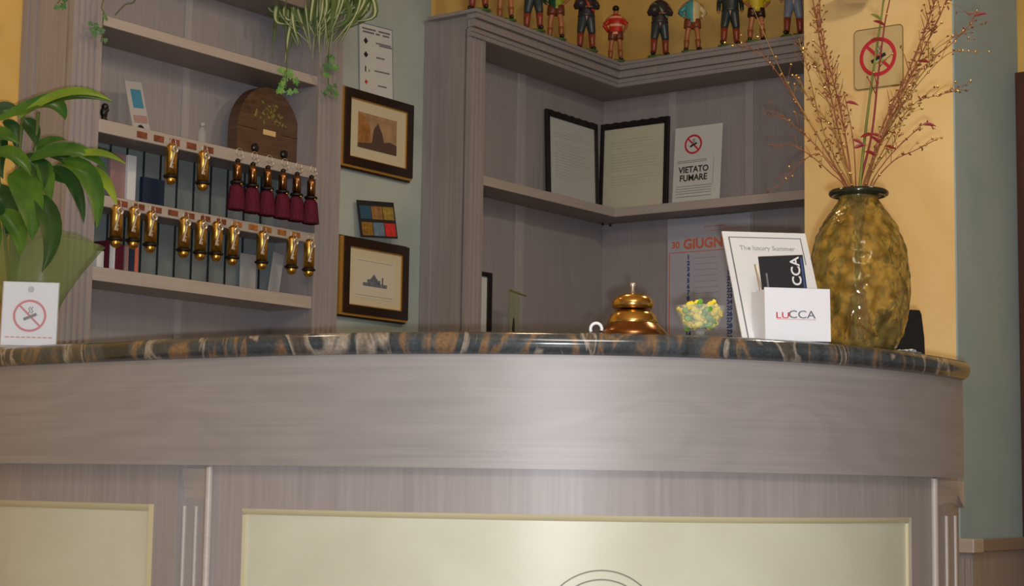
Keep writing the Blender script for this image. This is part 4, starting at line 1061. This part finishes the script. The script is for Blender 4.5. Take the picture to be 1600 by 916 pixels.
# bell
p, n, _ = on_counter(987, -0.072)
k = p.y/F_*1.03
t = thing('reception_bell', 'tiered brass reception bell standing on the granite near the middle', 'bell', p)
def R(px): return px*k
m = MB(); m.lathe([(R(53), 0), (R(53), 0.004), (R(50), 0.010), (R(44), R(15)), (R(40), R(19)), (R(37), R(22))], 48); P('base', m, M['bronze'], t, 'auto')
m = MB(); m.lathe([(R(40), R(18)), (R(38), R(24)), (R(35), R(32)), (R(30), R(38)), (R(20), R(41)), (R(3), R(42))], 48); P('lower_dome', m, M['brass'], t, True)
m = MB(); m.lathe([(R(6), R(38)), (R(6), R(50))], 16); P('post', m, M['steel'], t, 'auto')
m = MB(); m.lathe([(R(28), R(42)), (R(31), R(44)), (R(32), R(49)), (R(31), R(54)), (R(27), R(60)), (R(18), R(64)), (R(8), R(66)), (R(2), R(66.5))], 48); P('bell_dome', m, M['brass'], t, True)
m = MB(); m.lathe([(R(3), R(66)), (R(2.6), R(75)), (R(4), R(77)), (R(4.4), R(80)), (R(3.5), R(82)), (R(1), R(82.5))], 16); P('striker', m, M['steel'], t, True)
# white curl
p, n, _ = on_counter(930, -0.05)
m = MB(); pts = []
for i in range(22):
    a = PI*1.25*i/21-0.3; pts.append((0.010*math.cos(a), 0.004*i/21, 0.010+0.0105*math.sin(a)))
m.tube(pts, 0.0030, 8)
tag(m.build('cord_loop', M['whitec'], None, True, loc=p+Vector((0, 0, 0.0005))), 'small white curled cord end beside the brass bell', 'cord')
# candy bowl
pB, n, _ = on_counter(1093, -0.060); k = pB.y/F_
t = thing('candy_bowl', 'small footed clear glass bowl full of wrapped sweets on the granite', 'bowl', pB)
ou = [(R(24), 0), (R(24), R(2)), (R(12), R(4)), (R(7), R(7)), (R(9), R(11)), (R(27), R(14)), (R(31), R(22)), (R(36), R(36)), (R(40), R(50))]
inn = [(R(38.3), R(50)), (R(34.5), R(37)), (R(29.5), R(24)), (R(25), R(16.5)), (R(1), R(15))]
m = MB(); m.lathe(ou+inn, 36); P('bowl', m, M['glass'], t, 'auto')
random.seed(21)
cpos = []
for lay, (zz, rr, nn) in enumerate(((21, 19, 7), (31, 24, 8), (33, 8, 3), (42, 27, 9), (44, 11, 4), (52, 18, 6), (53, 3, 1))):
    for i in range(nn):
        a = 2*PI*i/nn+lay*0.5; cpos.append((R(rr)*math.cos(a), R(rr)*math.sin(a), R(zz)))
def candy(mat, lb):
    m = MB(); L = 0.0085; r = 0.0060
    m.at((0, 0, 0), (0, PI/2, 0)).lathe([(0.0045, -L-0.0055), (0.0015, -L), (r*0.85, -L*0.72), (r, -L*0.3), (r, L*0.3), (r*0.85, L*0.72), (0.0015, L), (0.0045, L+0.0055)], 10)
    o = m.build('wrapped_candy', mat, None, 'auto'); return tag(o, lb, 'candy', 'wrapped candies in the glass bowl: '+('yellow' if mat == M['lime'] else 'green'))
cy = candy(M['lime'], 'yellow wrapped candy in the small glass bowl'); cg = candy(M['limeg'], 'green wrapped candy in the small glass bowl')
used = set()
for i, q in enumerate(cpos):
    src = cg if i % 5 in (1, 3) else cy
    if src.name in used: o = src.copy(); C.objects.link(o)
    else: o = src; used.add(src.name)
    o.location = pB+Vector(q); o.rotation_euler = (random.uniform(-.6, .6), random.uniform(-.6, .6), random.uniform(0, PI))
# leaflet holder, black leaflet and the white sheet behind
pL = at_y(1196, 541, 3.14); pR = at_y(1296, 547, 3.185)
phi = math.atan2(pR.y-pL.y, pR.x-pL.x); wH = (Vector((pR.x, pR.y))-Vector((pL.x, pL.y))).length; phi = 0.30
hH = 0.836+(766-451.6)/2700*3.14-TOP
t = thing('leaflet_holder', 'white card leaflet holder with small red and grey lettering beside the vase', 'leaflet holder', (pL.x, pL.y, TOP), rot=(0, -0.02, phi))
dH = 0.055; m = MB(); th = 0.002
m.box(0, wH, 0, th, 0, hH); m.box(0, th, th, dH, 0, hH-0.004); m.box(wH-th, wH, th, dH, 0, hH); m.box(th, wH-th, dH-th, dH, 0, hH); m.box(th, wH-th, th, dH-th, 0, th); P('box', m, M['whitec'], t)
text('LU', wH*0.12, M['red'], t, (wH*0.265, -0.0006, hH*0.475), sx=1.5, name='lettering')
text('CCA', wH*0.155, M['grey'], t, (wH*0.56, -0.0006, hH*0.495), sx=1.3, name='lettering')
m = MB(); m.box(wH*0.18, wH*0.78, -0.0006, 0, hH*0.405, hH*0.411); P('underline', m, M['orange'], t)
ca, sa = math.cos(phi), math.sin(phi)
def hl(x, y, z): return Vector((pL.x+ca*x-sa*y, pL.y+sa*x+ca*y, TOP+z))
lean = 0.10
t = thing('leaflet', 'black leaflet with white sideways letters standing in the white holder', 'leaflet', hl(0.020, 0.024, 0.003), rot=(-lean, -0.09, phi))
hL = hH+0.060; wL = 0.090
m = MB(); m.box(0, wL, 0, 0.004, 0, hL); P('card', m, M['ink'], t)
m = MB(); m.box(wL*0.93, wL*0.97, -0.0005, 0, 0, hL*0.97); P('blue_edge', m, M['blue'], t)
text('CCA', 0.0265, M['white'], t, (wL*0.80, -0.0006, hL-0.031), rot=(PI/2, -PI/2, 0), bold=0.0004)
m = MB(); m.box(wL*0.10, wL*0.14, -0.0005, 0, hL-0.06, hL-0.032); P('printed_line', m, M['grey'], t)
m = MB(); m.tube([hl(0.004, 0.012, 0.01)-hl(0, 0, 0), hl(-0.018, 0.03, hH+0.045)-hl(0, 0, 0)], [0.0025, 0.0022], 8)
tag(m.build('pencil', M['steel'], None, True, loc=hl(0.012, 0, 0)), 'slim grey pencil leaning in the holder left of the black leaflet', 'pencil')
# white sheet
bl = at_y(1161, 540, 3.175); bl.z = TOP+0.001
tlp = at_y(1128, 361.4, 3.275); trp = at_y(1258, 365, 3.325)
ex = (trp-tlp); wS = ex.length; ex.normalize(); ez = (tlp-bl); hSx = ez.length; ez = (ez-ex*ez.dot(ex)*0.0).normalized(); ey = ez.cross(ex).normalized()*1.0
t = thing('display_sheet', 'white bordered card with faint heading leaning behind the leaflet holder', 'card', bl)
t.rotation_euler = (0, 0, 0)
def S3(x, y, z): q = ex*x*wS+ez*z*hSx-ey*y*-1; return tuple(q)
sgn = 1 if (ey.y > 0) else -1
def slab3(m, x0, x1, z0, z1, y0, y1):
    vs = [tuple(ex*x*wS+ez*z*hSx+ey*sgn*y) for y in (y0, y1) for x, z in ((x0, z0), (x1, z0), (x1, z1), (x0, z1))]
    m.add(vs, [(0, 1, 2, 3), (7, 6, 5, 4), (0, 4, 5, 1), (1, 5, 6, 2), (2, 6, 7, 3), (3, 7, 4, 0)])
m = MB(); slab3(m, 0, 1, 0, 1, 0, 0.003); P('card', m, M['white'], t)
m = MB(); slab3(m, 0.06, 0.93, 0.943, 0.95, -0.0006, 0); slab3(m, 0.06, 0.075, 0, 0.945, -0.0006, 0); slab3(m, 0.92, 0.93, 0.70, 0.945, -0.0006, 0); P('grey_border', m, M['grey'], t)
me = MB()
o = text('The luxury Summer', wS*0.082, M['lgrey'], t, (0, 0, 0), bold=0.0001)
mt = Matrix.Identity(4); 
for r_ in range(3): mt[r_][0] = ex[r_]; mt[r_][1] = ez[r_]; mt[r_][2] = -ey[r_]*sgn
pos = ex*wS*0.5+ez*hSx*0.845-ey*sgn*0.0008
mt[0][3], mt[1][3], mt[2][3] = pos
o.data.transform(mt); o.rotation_euler = (0, 0, 0); o.location = (0, 0, 0)
# vase
pV, n, _ = on_counter(1344, -0.10); k = pV.y/F_
t = thing('glass_vase', 'bulbous amber hammered glass vase with dark rim holding dried branches', 'vase', pV)
zR = 0.836+(768.5-291)/2700*pV.y-TOP
ys = [(551, 50), (546, 57), (525, 67), (505, 73.5), (470, 79), (435, 80), (405, 77), (382, 73), (360, 65), (345, 58), (325, 45), (312, 35), (305, 31.5), (300, 32)]
def zpx(y): return max(0.0, (551-y)*k*0.985)
out = [(R(r_), zpx(y)) for y, r_ in ys]
zt_ = out[-1][1]
inn = [(r_-0.0045, z) for r_, z in out[::-1] if z > 0.006]+[(0.001, 0.010)]
prof = catmull([(a, b, 0) for a, b in out], 5)
m = MB(); m.lathe([(q.x, q.y) for q in prof]+inn, 96)
from mathutils import noise as mnoise
def dimple(v, amp):                              # hammered surface: shallow real dents
    f = 44.0; a = math.atan2(v[1], v[0]); r0 = math.hypot(v[0], v[1])
    if r0 < 0.03 or v[2] > zt_*0.93: return v
    d = mnoise.voronoi(Vector((v[0]*f, v[1]*f, v[2]*f*1.15)))[0]; q = amp*(0.5-min(1, d[1]-d[0]))
    return (v[0]*(1+q/r0), v[1]*(1+q/r0), v[2])
m.v = [dimple(v, -0.0045) for v in m.v]
P('body', m, M['vase'], t, True)
m = MB(); m.torus((0, 0, zt_+0.006), R(42), 0.0062, 'z', 48, 10); m.lathe([(R(30), zt_-0.002), (R(42), zt_+0.004), (R(42), zt_+0.008), (R(28), zt_+0.001)], 40); P('rim', m, M['vaserim'], t, True)
VT = pV+Vector((0, 0, zt_+0.005))
# black casing behind vase
p = at_y(1413, 555, 3.74); p.z = TOP; ph = 0.25
k2 = p.y/F_; wC = 84*k2; hC_ = 0.836+(770-489)/2700*p.y-TOP
t = thing('plastic_casing', 'black plastic casing with rounded top standing behind the amber vase', 'casing', p, ph)
m = MB(); poly = [(-wC*0.5, 0), (wC*0.34, 0), (wC*0.325, hC_*0.5), (wC*0.27, hC_*0.93), (wC*0.23, hC_), (-wC*0.30, hC_), (-wC*0.36, hC_*0.93), (-wC*0.47, hC_*0.5)]
m.prism(poly, -0.02, 0.035, 'y'); P('shell', m, M['black'], t)
m = MB(); m.box(-wC*0.28, wC*0.2, -0.022, -0.02, hC_*0.3, hC_*0.8); P('front_plate', m, M['rubber'], t)
# crumpled tissue
p, n, tt_ = on_counter(1418, -0.030)
m = MB(); random.seed(5)
vs = []; fs = []; nx, ny = 14, 5
for i in range(nx):
    for j in range(ny):
        vs.append(((i/(nx-1)-.5)*0.075+random.uniform(-.002, .002), (j/(ny-1)-.5)*0.028, 0.0015+random.uniform(0, .008)*(1-abs(i/(nx-1)-.5)*1.6)))
for i in range(nx-1):
    for j in range(ny-1): fs.append((i*ny+j, (i+1)*ny+j, (i+1)*ny+j+1, i*ny+j+1))
m.add(vs, fs); tag(m.build('crumpled_tissue', M['white'], None, True, loc=p, rotz=math.atan2(tt_.y, tt_.x)), 'small crumpled white tissue on the granite right of the vase', 'tissue')

# ------------------------------------------------------------------ dried branches in the vase
def branch(label, tips, mat, rad=0.0017, side=10, beads=4, seeds=10, spread=0.06, Yt=None, leaves=0, group=None, seedn=0, name='dried_branch', rootdx=0.0, leafmat=None):
    rnd = random.Random(seedn)
    Yt = pV.y+rnd.uniform(-0.10, 0.08) if Yt is None else Yt
    P_ = [at_y(a, b, pV.y+(Yt-pV.y)*(i+1)/len(tips)) for i, (a, b) in enumerate(tips)]
    neck = VT+Vector((rootdx*0.8+rnd.uniform(-.004, .004), rnd.uniform(-.012, .012), 0)); bot = pV+Vector((-rootdx*0.8+rnd.uniform(-.012, .012), rnd.uniform(-.015, .015), 0.02))
    path = catmull([bot, bot.lerp(neck, .5), neck]+P_, 6)
    path = [p-pV for p in path]
    t = thing(name, label, 'branch', pV+Vector((0, 0, 0.0)), 0, group)
    m = MB(); L = len(path); m.tube(path, [rad*(1.15-0.75*i/L) for i in range(L)], 6)
    ms = MB(); mb = []; ml = MB(); start = 18
    for q in range(side):
        i = rnd.randint(start, L-2); p = path[i]; tg = (path[i+1]-path[i-1]).normalized()
        sd = Vector((rnd.uniform(-1, 1), rnd.uniform(-.5, .5), rnd.uniform(-.1, .6))); dv = (tg*0.9+sd*0.75).normalized(); ln = spread*rnd.uniform(.4, 1.1)
        e = p+dv*ln+Vector((0, 0, -ln*0.05)); mid = p.lerp(e, .5)+Vector((0, 0, ln*0.07))
        m.tube([p, mid, e], [rad*.45, rad*.35, rad*.25], 4)
        if rnd.random() < beads/side: mb.append(tuple(e))
        elif rnd.random() < .6: ms.at(tuple(e), (rnd.uniform(0, 3), rnd.uniform(0, 3), 0)).ell((0, 0, 0), (0.0018, 0.0018, 0.0045), 6, 5)
    for q in range(seeds):
        i = rnd.randint(start, L-1); p = path[i]+Vector((rnd.uniform(-.008, .008), rnd.uniform(-.006, .006), rnd.uniform(-.004, .004)))
        ms.at(tuple(p), (rnd.uniform(0, 3), rnd.uniform(0, 3), 0)).ell((0, 0, 0), (0.0018, 0.0018, 0.005), 6, 5)
    for q in range(beads):
        i = rnd.randint(8, L-1); mb.append(tuple(path[i]+Vector((rnd.uniform(-.003, .003), -rad*1.6, 0))))
    b_ = len(m.v); m.v += ms.v; m.f += [tuple(b_+x for x in f) for f in ms.f]; m.mi += [1]*len(ms.f)
    m.build('stem', [mat, M['seed']], t, True)
    bead = None
    for q in mb:
        if bead is None: bead = MB().ell((0, 0, 0), 0.0027, 8, 6).build('glitter_bead', M['goldbead'], t, True)
        else: bead = bead.copy(); C.objects.link(bead)
        bead.location = q
    for q in range(leaves):
        i = rnd.randint(start, L-2); p = path[i]; d = Vector((rnd.choice((-1, 1))*rnd.uniform(.5, 1), -.2, rnd.uniform(-.6, .4))).normalized()
        MB().leaf([tuple(p), tuple(p+d*.012+Vector((0, 0, .004))), tuple(p+d*0.026)], 0.008, 0.4).build('leaf', leafmat or M['redleaf'], t, True)
    return t
g1 = 'fine reddish dried branches in the amber vase'
BR = [
 ([(1300, 250), (1230, 130), (1180, 20), (1172, -10)], 'twigg', 'long golden twig leaning furthest left across the cabinet cornice', 6, 6, 4, .04, 0, -.020),
 ([(1290, 235), (1245, 160), (1195, 90), (1150, 70)], 'twig', 'bent reddish twig reaching left towards the cornice end', 8, 5, 10, .05, 0, -.022),
 ([(1298, 255), (1262, 215), (1225, 185), (1195, 178)], 'twig', 'short reddish twig arching low to the left', 8, 2, 10, .04, 0, -.024),
 ([(1295, 268), (1262, 240), (1232, 225), (1205, 233)], 'twig', 'lowest left reddish twig with bare tips', 6, 1, 4, .04, 0, -.025),
 ([(1316, 230), (1290, 110), (1270, 0), (1262, -40)], 'twig', 'thick seed-covered branch rising left of the sign', 44, 4, 67, .055, 0, -.014),
 ([(1322, 220), (1308, 150), (1285, 60), (1280, -20)], 'twig', 'second seed-covered branch close left of the wall sign', 30, 3, 48, .05, 0, -.010),
 ([(1318, 250), (1300, 200), (1268, 160), (1250, 130)], 'twigg', 'golden twig with glitter beads left of the vase neck', 20, 7, 16, .045, 0, -.016),
 ([(1335, 240), (1330, 200), (1322, 160), (1318, 145)], 'twig', 'slender red twig with dark red leaves below the wall sign', 4, 0, 3, .02, 3, -.004),
 ([(1378, 200), (1420, 110), (1455, 20), (1470, -30)], 'twig', 'thick reddish branch rising right of the sign', 27, 3, 41, .05, 0, .014),
 ([(1385, 195), (1432, 100), (1475, 10), (1485, -30)], 'twig', 'second thick branch leaning right beside its twin', 30, 3, 41, .055, 0, .016),
 ([(1376, 225), (1430, 120), (1490, 65), (1522, 28), (1510, 20)], 'twig', 'long branch crossing to the blue-green wall with bent tip', 14, 6, 8, .05, 2, .018),
 ([(1380, 235), (1425, 165), (1470, 148), (1496, 142)], 'twigg', 'golden twig curving right with glitter beads', 23, 7, 16, .05, 0, .020),
 ([(1385, 250), (1430, 205), (1447, 194), (1462, 202)], 'twig', 'short reddish twig with hooked tip low on the right', 5, 1, 3, .035, 2, .022),
 ([(1392, 255), (1430, 235), (1455, 222), (1464, 218)], 'twig', 'lowest right twig pointing across the yellow wall', 6, 2, 4, .04, 0, .024),
 ([(1378, 215), (1420, 150), (1480, 85), (1530, 82)], 'twigg', 'thin twig tipped with two bright beads over the blue-green wall', 8, 6, 6, .05, 0, .018),
 ([(1372, 230), (1400, 170), (1440, 95), (1520, 40)], 'twigg', 'fine golden twig fanning to the upper right', 27, 5, 16, .06, 0, .014),
 ([(1308, 255), (1285, 200), (1262, 110), (1248, 60)], 'twigg', 'thin golden twig rising beside the cabinet edge', 22, 5, 16, .05, 0, -.017),
 ([(1312, 240), (1300, 180), (1282, 120), (1270, 90)], 'twigg', 'short bushy golden twig left of the wall sign bottom', 20, 5, 14, .05, 0, -.012),
 ([(1300, 262), (1275, 240), (1235, 270), (1215, 298)], 'twig', 'drooping reddish twig hanging lowest at the left of the rim', 5, 2, 4, .03, 0, -.024),
 ([(1368, 240), (1390, 200), (1430, 130), (1462, 90)], 'twigg', 'bushy golden twig behind the thick right branches', 22, 6, 14, .05, 0, .012),
 ([(1372, 255), (1395, 225), (1410, 190), (1418, 180)], 'twigg', 'short golden twig just right of the vase neck', 14, 4, 8, .035, 0, .016),
 ([(1366, 250), (1376, 220), (1392, 205), (1402, 230)], 'twig', 'small hooked reddish twig close to the red cane', 3, 0, 2, .02, 2, .008),
]
for i, (tips, mt, lb, sd, bd, se, sp, lv, rx) in enumerate(BR):
    branch(lb, tips, M[mt], 0.0022 if 'thick' in lb or 'seed-covered' in lb else 0.0014, sd, bd, se, sp, None, lv, 'dried branches in the amber vase', 100+i, 'dried_branch', rx)
branch('straight green cane with small leaves standing in the middle of the vase', [(1353, 200), (1366, 100), (1378, 20), (1383, -30)], M['bamboo'], 0.0034, 2, 1, 0, .03, pV.y, 3, None, 300, 'green_cane', 0.0, M['bamboo'])
branch('dark red cane crossing in front of the wall sign', [(1362, 210), (1372, 120), (1382, 40), (1390, 0)], M['redleaf'], 0.0028, 3, 2, 0, .04, pV.y-0.02, 5, None, 301, 'red_cane', 0.003)

# ------------------------------------------------------------------ leafy plant at the left
sP = s_of(18, -0.22); pP = cpt(sP, -0.20, TOP)[0]; YP = pP.y
t = thing('potted_plant', 'large leafy green potted plant wrapped in cellophane at left end of counter', 'plant', pP)
m = MB(); m.lathe([(0.045, 0), (0.055, 0.10), (0.060, 0.15), (0.062, 0.155), (0.055, 0.155), (0.05, 0.13)], 28); P('pot', m, M['terracotta'], t, 'auto')
def PT(px, py, dy=0.0): return at_y(px, py, YP+dy)-pP
LV = [  # points, width in px, material, depth
 ([(-10, 190), (60, 160), (110, 135), (178, 161)], 20, 'leaf', -.06), ([(30, 185), (95, 130), (140, 140), (175, 158)], 15, 'leafl', -.08),
 ([(50, 168), (78, 150), (98, 165), (102, 188)], 26, 'leaf', -.03), ([(30, 178), (10, 165), (-10, 172), (-25, 185)], 22, 'leafd', -.02),
 ([(38, 186), (48, 195), (56, 210), (56, 228)], 22, 'leafd', -.03), ([(52, 236), (65, 222), (85, 216), (104, 219)], 14, 'leaf', -.04),
 ([(48, 250), (85, 228), (140, 228), (168, 268)], 24, 'leaf', -.07), ([(110, 246), (140, 234), (170, 238), (199, 258)], 13, 'leafl', -.10),
 ([(95, 255), (135, 250), (160, 300), (151, 358)], 30, 'leaf', -.10), ([(140, 262), (158, 268), (172, 295), (184, 322)], 16, 'leafl', -.09),
 ([(80, 262), (110, 268), (128, 305), (131, 350)], 20, 'leafd', -.06), ([(18, 270), (40, 280), (56, 330), (50, 376)], 42, 'leaf', -.09),
 ([(58, 305), (76, 325), (96, 375), (65, 426)], 30, 'leafd', -.12), ([(-10, 240), (15, 232), (40, 250), (48, 275)], 24, 'leaf', -.08),
 ([(-20, 300), (0, 300), (25, 320), (10, 372)], 36, 'leafd', -.05), ([(10, 210), (-5, 225), (-10, 250), (5, 280)], 26, 'leafd', -.02),
 ([(35, 245), (60, 250), (70, 270), (62, 305)], 26, 'leafd', -.05), ([(60, 250), (75, 262), (72, 290), (80, 318)], 24, 'leaf', -.05),
 ([(70, 240), (100, 240), (135, 262), (148, 290)], 22, 'leafd', -.05), ([(5, 190), (22, 195), (30, 215), (26, 240)], 20, 'leafd', .0),
 ([(0, 330), (20, 340), (38, 365), (30, 400)], 30, 'leaf', -.10), ([(20, 250), (50, 262), (88, 275), (105, 288)], 22, 'leafd', -.02),
 ([(-15, 330), (-20, 350), (-10, 380), (-5, 400)], 30, 'leaf', -.06), ([(-30, 215), (-5, 205), (15, 212), (30, 225)], 24, 'leaf', -.04)]
ms = {'leaf': MB(), 'leafl': MB(), 'leafd': MB()}
for pts, wpx_, mt, dy in LV:
    q = [PT(a, b, dy*(0.4+0.6*i/3)) for i, (a, b) in enumerate(pts)]
    ms[mt].leaf([tuple(x) for x in q], wpx_*YP/F_*1.12, 0.35, up=(0.25, -1, 0.45))
ml = MB(); 
for i, kx in enumerate(('leaf', 'leafl', 'leafd')):
    b_ = len(ml.v); ml.v += ms[kx].v; ml.f += [tuple(b_+x for x in f) for f in ms[kx].f]; ml.mi += [i]*len(ms[kx].f)
P('foliage', ml, [M['leaf'], M['leafl'], M['leafd']], t, True)
m = MB()
for a in ([(18, 440), (20, 380), (28, 300), (30, 240), (36, 180)], [(22, 440), (40, 340), (60, 280), (95, 255)], [(16, 440), (18, 360), (30, 290), (55, 240), (60, 175)], [(14, 440), (5, 340), (-2, 280), (0, 200)], [(20, 440), (30, 350), (50, 300), (70, 262)]):
    m.tube([tuple(PT(x, y, -.02)) for x, y in a], 0.0042, 8)
P('stems', m, M['stem'], t, True)
# cellophane wrap: crinkled flaring sheet
m = MB(); n = 40; rows = 7; vs = []; fs = []
kp = YP/F_
for j in range(rows):
    q = j/(rows-1)
    for i in range(n):
        a = 2*PI*i/n; flare = 0.058+0.030*q**1.2
        point = max(0, math.cos(a+0.35))**8*0.100*q**1.3+max(0, math.cos(a-2.7))**8*0.08*q
        r_ = (flare+point)*(1+0.05*math.sin(a*9)*q)
        vs.append((r_*math.cos(a), r_*0.75*math.sin(a), 0.09+0.18*q+0.010*q*math.sin(a*5)+0.06*q*max(0, math.cos(a-1.6))-0.008*q*max(0,math.cos(a))))
for j in range(rows-1):
    for i in range(n): fs.append((j*n+i, j*n+(i+1) % n, (j+1)*n+(i+1) % n, (j+1)*n+i))
m.add(vs, fs); P('cellophane_wrap', m, M['cello'], t, 'auto')

# ------------------------------------------------------------------ spider plant and ivy on the upper shelf
def ivy_leaf(m, c, size, ang, tilt=0.0):
    pts = []; K = [(0, -.15), (.25, -.30), (.55, -.12), (.38, .12), (.62, .42), (.28, .42), (.0, 1.0), (-.28, .42), (-.62, .42), (-.38, .12), (-.55, -.12), (-.25, -.30)]
    R3 = Matrix.Rotation(A_ROT*0.5+tilt*0.6, 3, 'Z') @ Matrix.Rotation(ang, 3, 'Y') @ Matrix.Rotation(tilt, 3, 'X')
    vs = [tuple(Vector(c)+R3 @ Vector((0, 0.0, 0.25*size)))]
    for x, z in K: vs.append(tuple(Vector(c)+R3 @ Vector((x*size, abs(x)*-0.15*size, z*size))))
    fs = [(0, 1+i, 1+(i+1) % len(K)) for i in range(len(K))]
    m.add(vs, fs)
zpot = zs0
upx = hu('A', 470, 0.08, 0)
pl = fp('A', upx-0.03, 0.085, zpot)
t = thing('spider_plant', 'trailing spider plant hanging over the right end of the upper shelf', 'plant', pl)
m = MB(); m.lathe([(0.045, 0), (0.060, 0.09), (0.065, 0.11), (0.058, 0.11), (0.05, 0.08)], 24); P('pot', m, M['terracotta'], t, 'auto')
m = MB(); m2 = MB(); random.seed(11)
YS = fp('A', upx, -0.04, 0).y
ends = []
for i in range(84):
    sx_ = random.uniform(432, 566); q = (sx_-497)/67
    ends.append((sx_, -35, sx_+q*14+random.uniform(-6, 6), random.uniform(-5, 30), 494+q*random.uniform(18, 52)+random.uniform(-10, 10), random.uniform(35, 92)*(1-0.25*abs(q))))
ends += [(450, -40, 432, 30, 425, 92), (470, -40, 452, 50, 446, 98), (484, -40, 492, 30, 489, 94), (540, -40, 566, 0, 576, 20), (520, -40, 545, 25, 510, 52), (505, -40, 470, 30, 448, 92), (530, -40, 562, 10, 512, 46), (545, -40, 560, 15, 520, 48)]
for x0, y0, x1, y1, x2, y2 in ends:
    dy_ = random.uniform(-.05, .04)
    a_ = at_y(x0, y0, YS+dy_*.5)-pl; b_ = at_y(x1, y1, YS+dy_)-pl; c_ = at_y(x2, y2, YS+dy_*.8)-pl
    root = Vector((random.uniform(-.02, .02), random.uniform(-.02, .02), 0.10)); top_ = root.lerp(a_, .6); top_.z = max(a_.z, 0.10)+random.uniform(.02, .06)
    pts = catmull([root, top_, a_, b_, c_], 6); wdt = random.uniform(.013, .021)
    pf = lambda q: (0.8+0.2*math.sin(PI*q))*(1 if q < .7 else max(.04, (1-q)/.3))
    m.leaf([tuple(p) for p in pts], wdt, 0.5, up=(.3, -1, .3), prof=pf)
    if random.random() < .6: m2.leaf([tuple(p+Vector((-.001, -.0018, 0))) for p in pts], wdt*.42, 0.4, up=(.3, -1, .3), prof=pf)
P('foliage', m, M['spider'], t, True); P('pale_stripes', m2, M['spiderl'], t, True)
def hp3(px, py, v):
    u, z = hit('A', px, py, v); return fp('A', u, v, z)
def ivy(label, pot_u, clusters, strands, nm='ivy_plant'):
    p0 = fp('A', pot_u, 0.06, zpot)
    t = thing(nm, label, 'plant', p0)
    m = MB(); m.lathe([(0.028, 0), (0.038, 0.06), (0.040, 0.07), (0.034, 0.07)], 20); P('pot', m, M['terracotta'], t, 'auto')
    YV = fp('A', pot_u, -0.05, 0).y
    m = MB()
    for st in strands:
        pts = [Vector((0, 0, 0.07)), fp('A', pot_u, -0.03, zpot+0.06)-p0]+[hp3(a, b, -0.035)-p0 for a, b in st]
        m.tube([tuple(q) for q in catmull(pts, 5)], 0.0016, 6)
    P('stem', m, M['stem'], t, True)
    ms = MB()
    for (a, b, sz, ang, k_) in clusters:
        c = hp3(a, b, -0.04+random.uniform(-.015, .015))-p0; ms.k = k_; ivy_leaf(ms, tuple(c), sz, ang, random.uniform(-.4, .4))
    P('foliage', ms, [M['ivy'], M['ivyd']], t)
    return t
random.seed(3)
cl = []
def cluster(x0, x1, y0, y1, n, sz, dark=.3):
    for i in range(n): cl.append((random.uniform(x0, x1), random.uniform(y0, y1), random.uniform(sz*.7, sz), random.uniform(1.6, 4.6), 1 if random.random() < dark else 0))
cl = []; cluster(436, 462, 108, 146, 15, .022, .15); ivy('bright green ivy trail hanging down in front of the arched radio', hu('A', 425, 0.06, 0), cl, [[(446, 10), (447, 60), (448, 100), (447, 140)]], 'trailing_ivy')
cl = []; cluster(502, 524, 88, 122, 12, .022, .4); cluster(503, 526, 130, 148, 7, .018, .7); ivy('ivy trail hanging on the cabinet post beside the upper picture', uA2-0.05, cl, [[(505, 0), (512, 50), (514, 90), (513, 125), (518, 148)]], 'trailing_ivy')
cl = []; cluster(140, 165, 35, 66, 10, .018, .8); cluster(148, 168, 5, 35, 3, .013, .9); cluster(84, 104, -4, 16, 4, .02, .9); ivy('dark ivy sprig hanging at the left post of the key cabinet', uA1+0.08, cl, [[(163, -5), (162, 20), (160, 45), (158, 66)], [(214, -10), (195, 8), (180, 24)], [(150, -20), (110, -15), (90, 5)]], 'trailing_ivy')
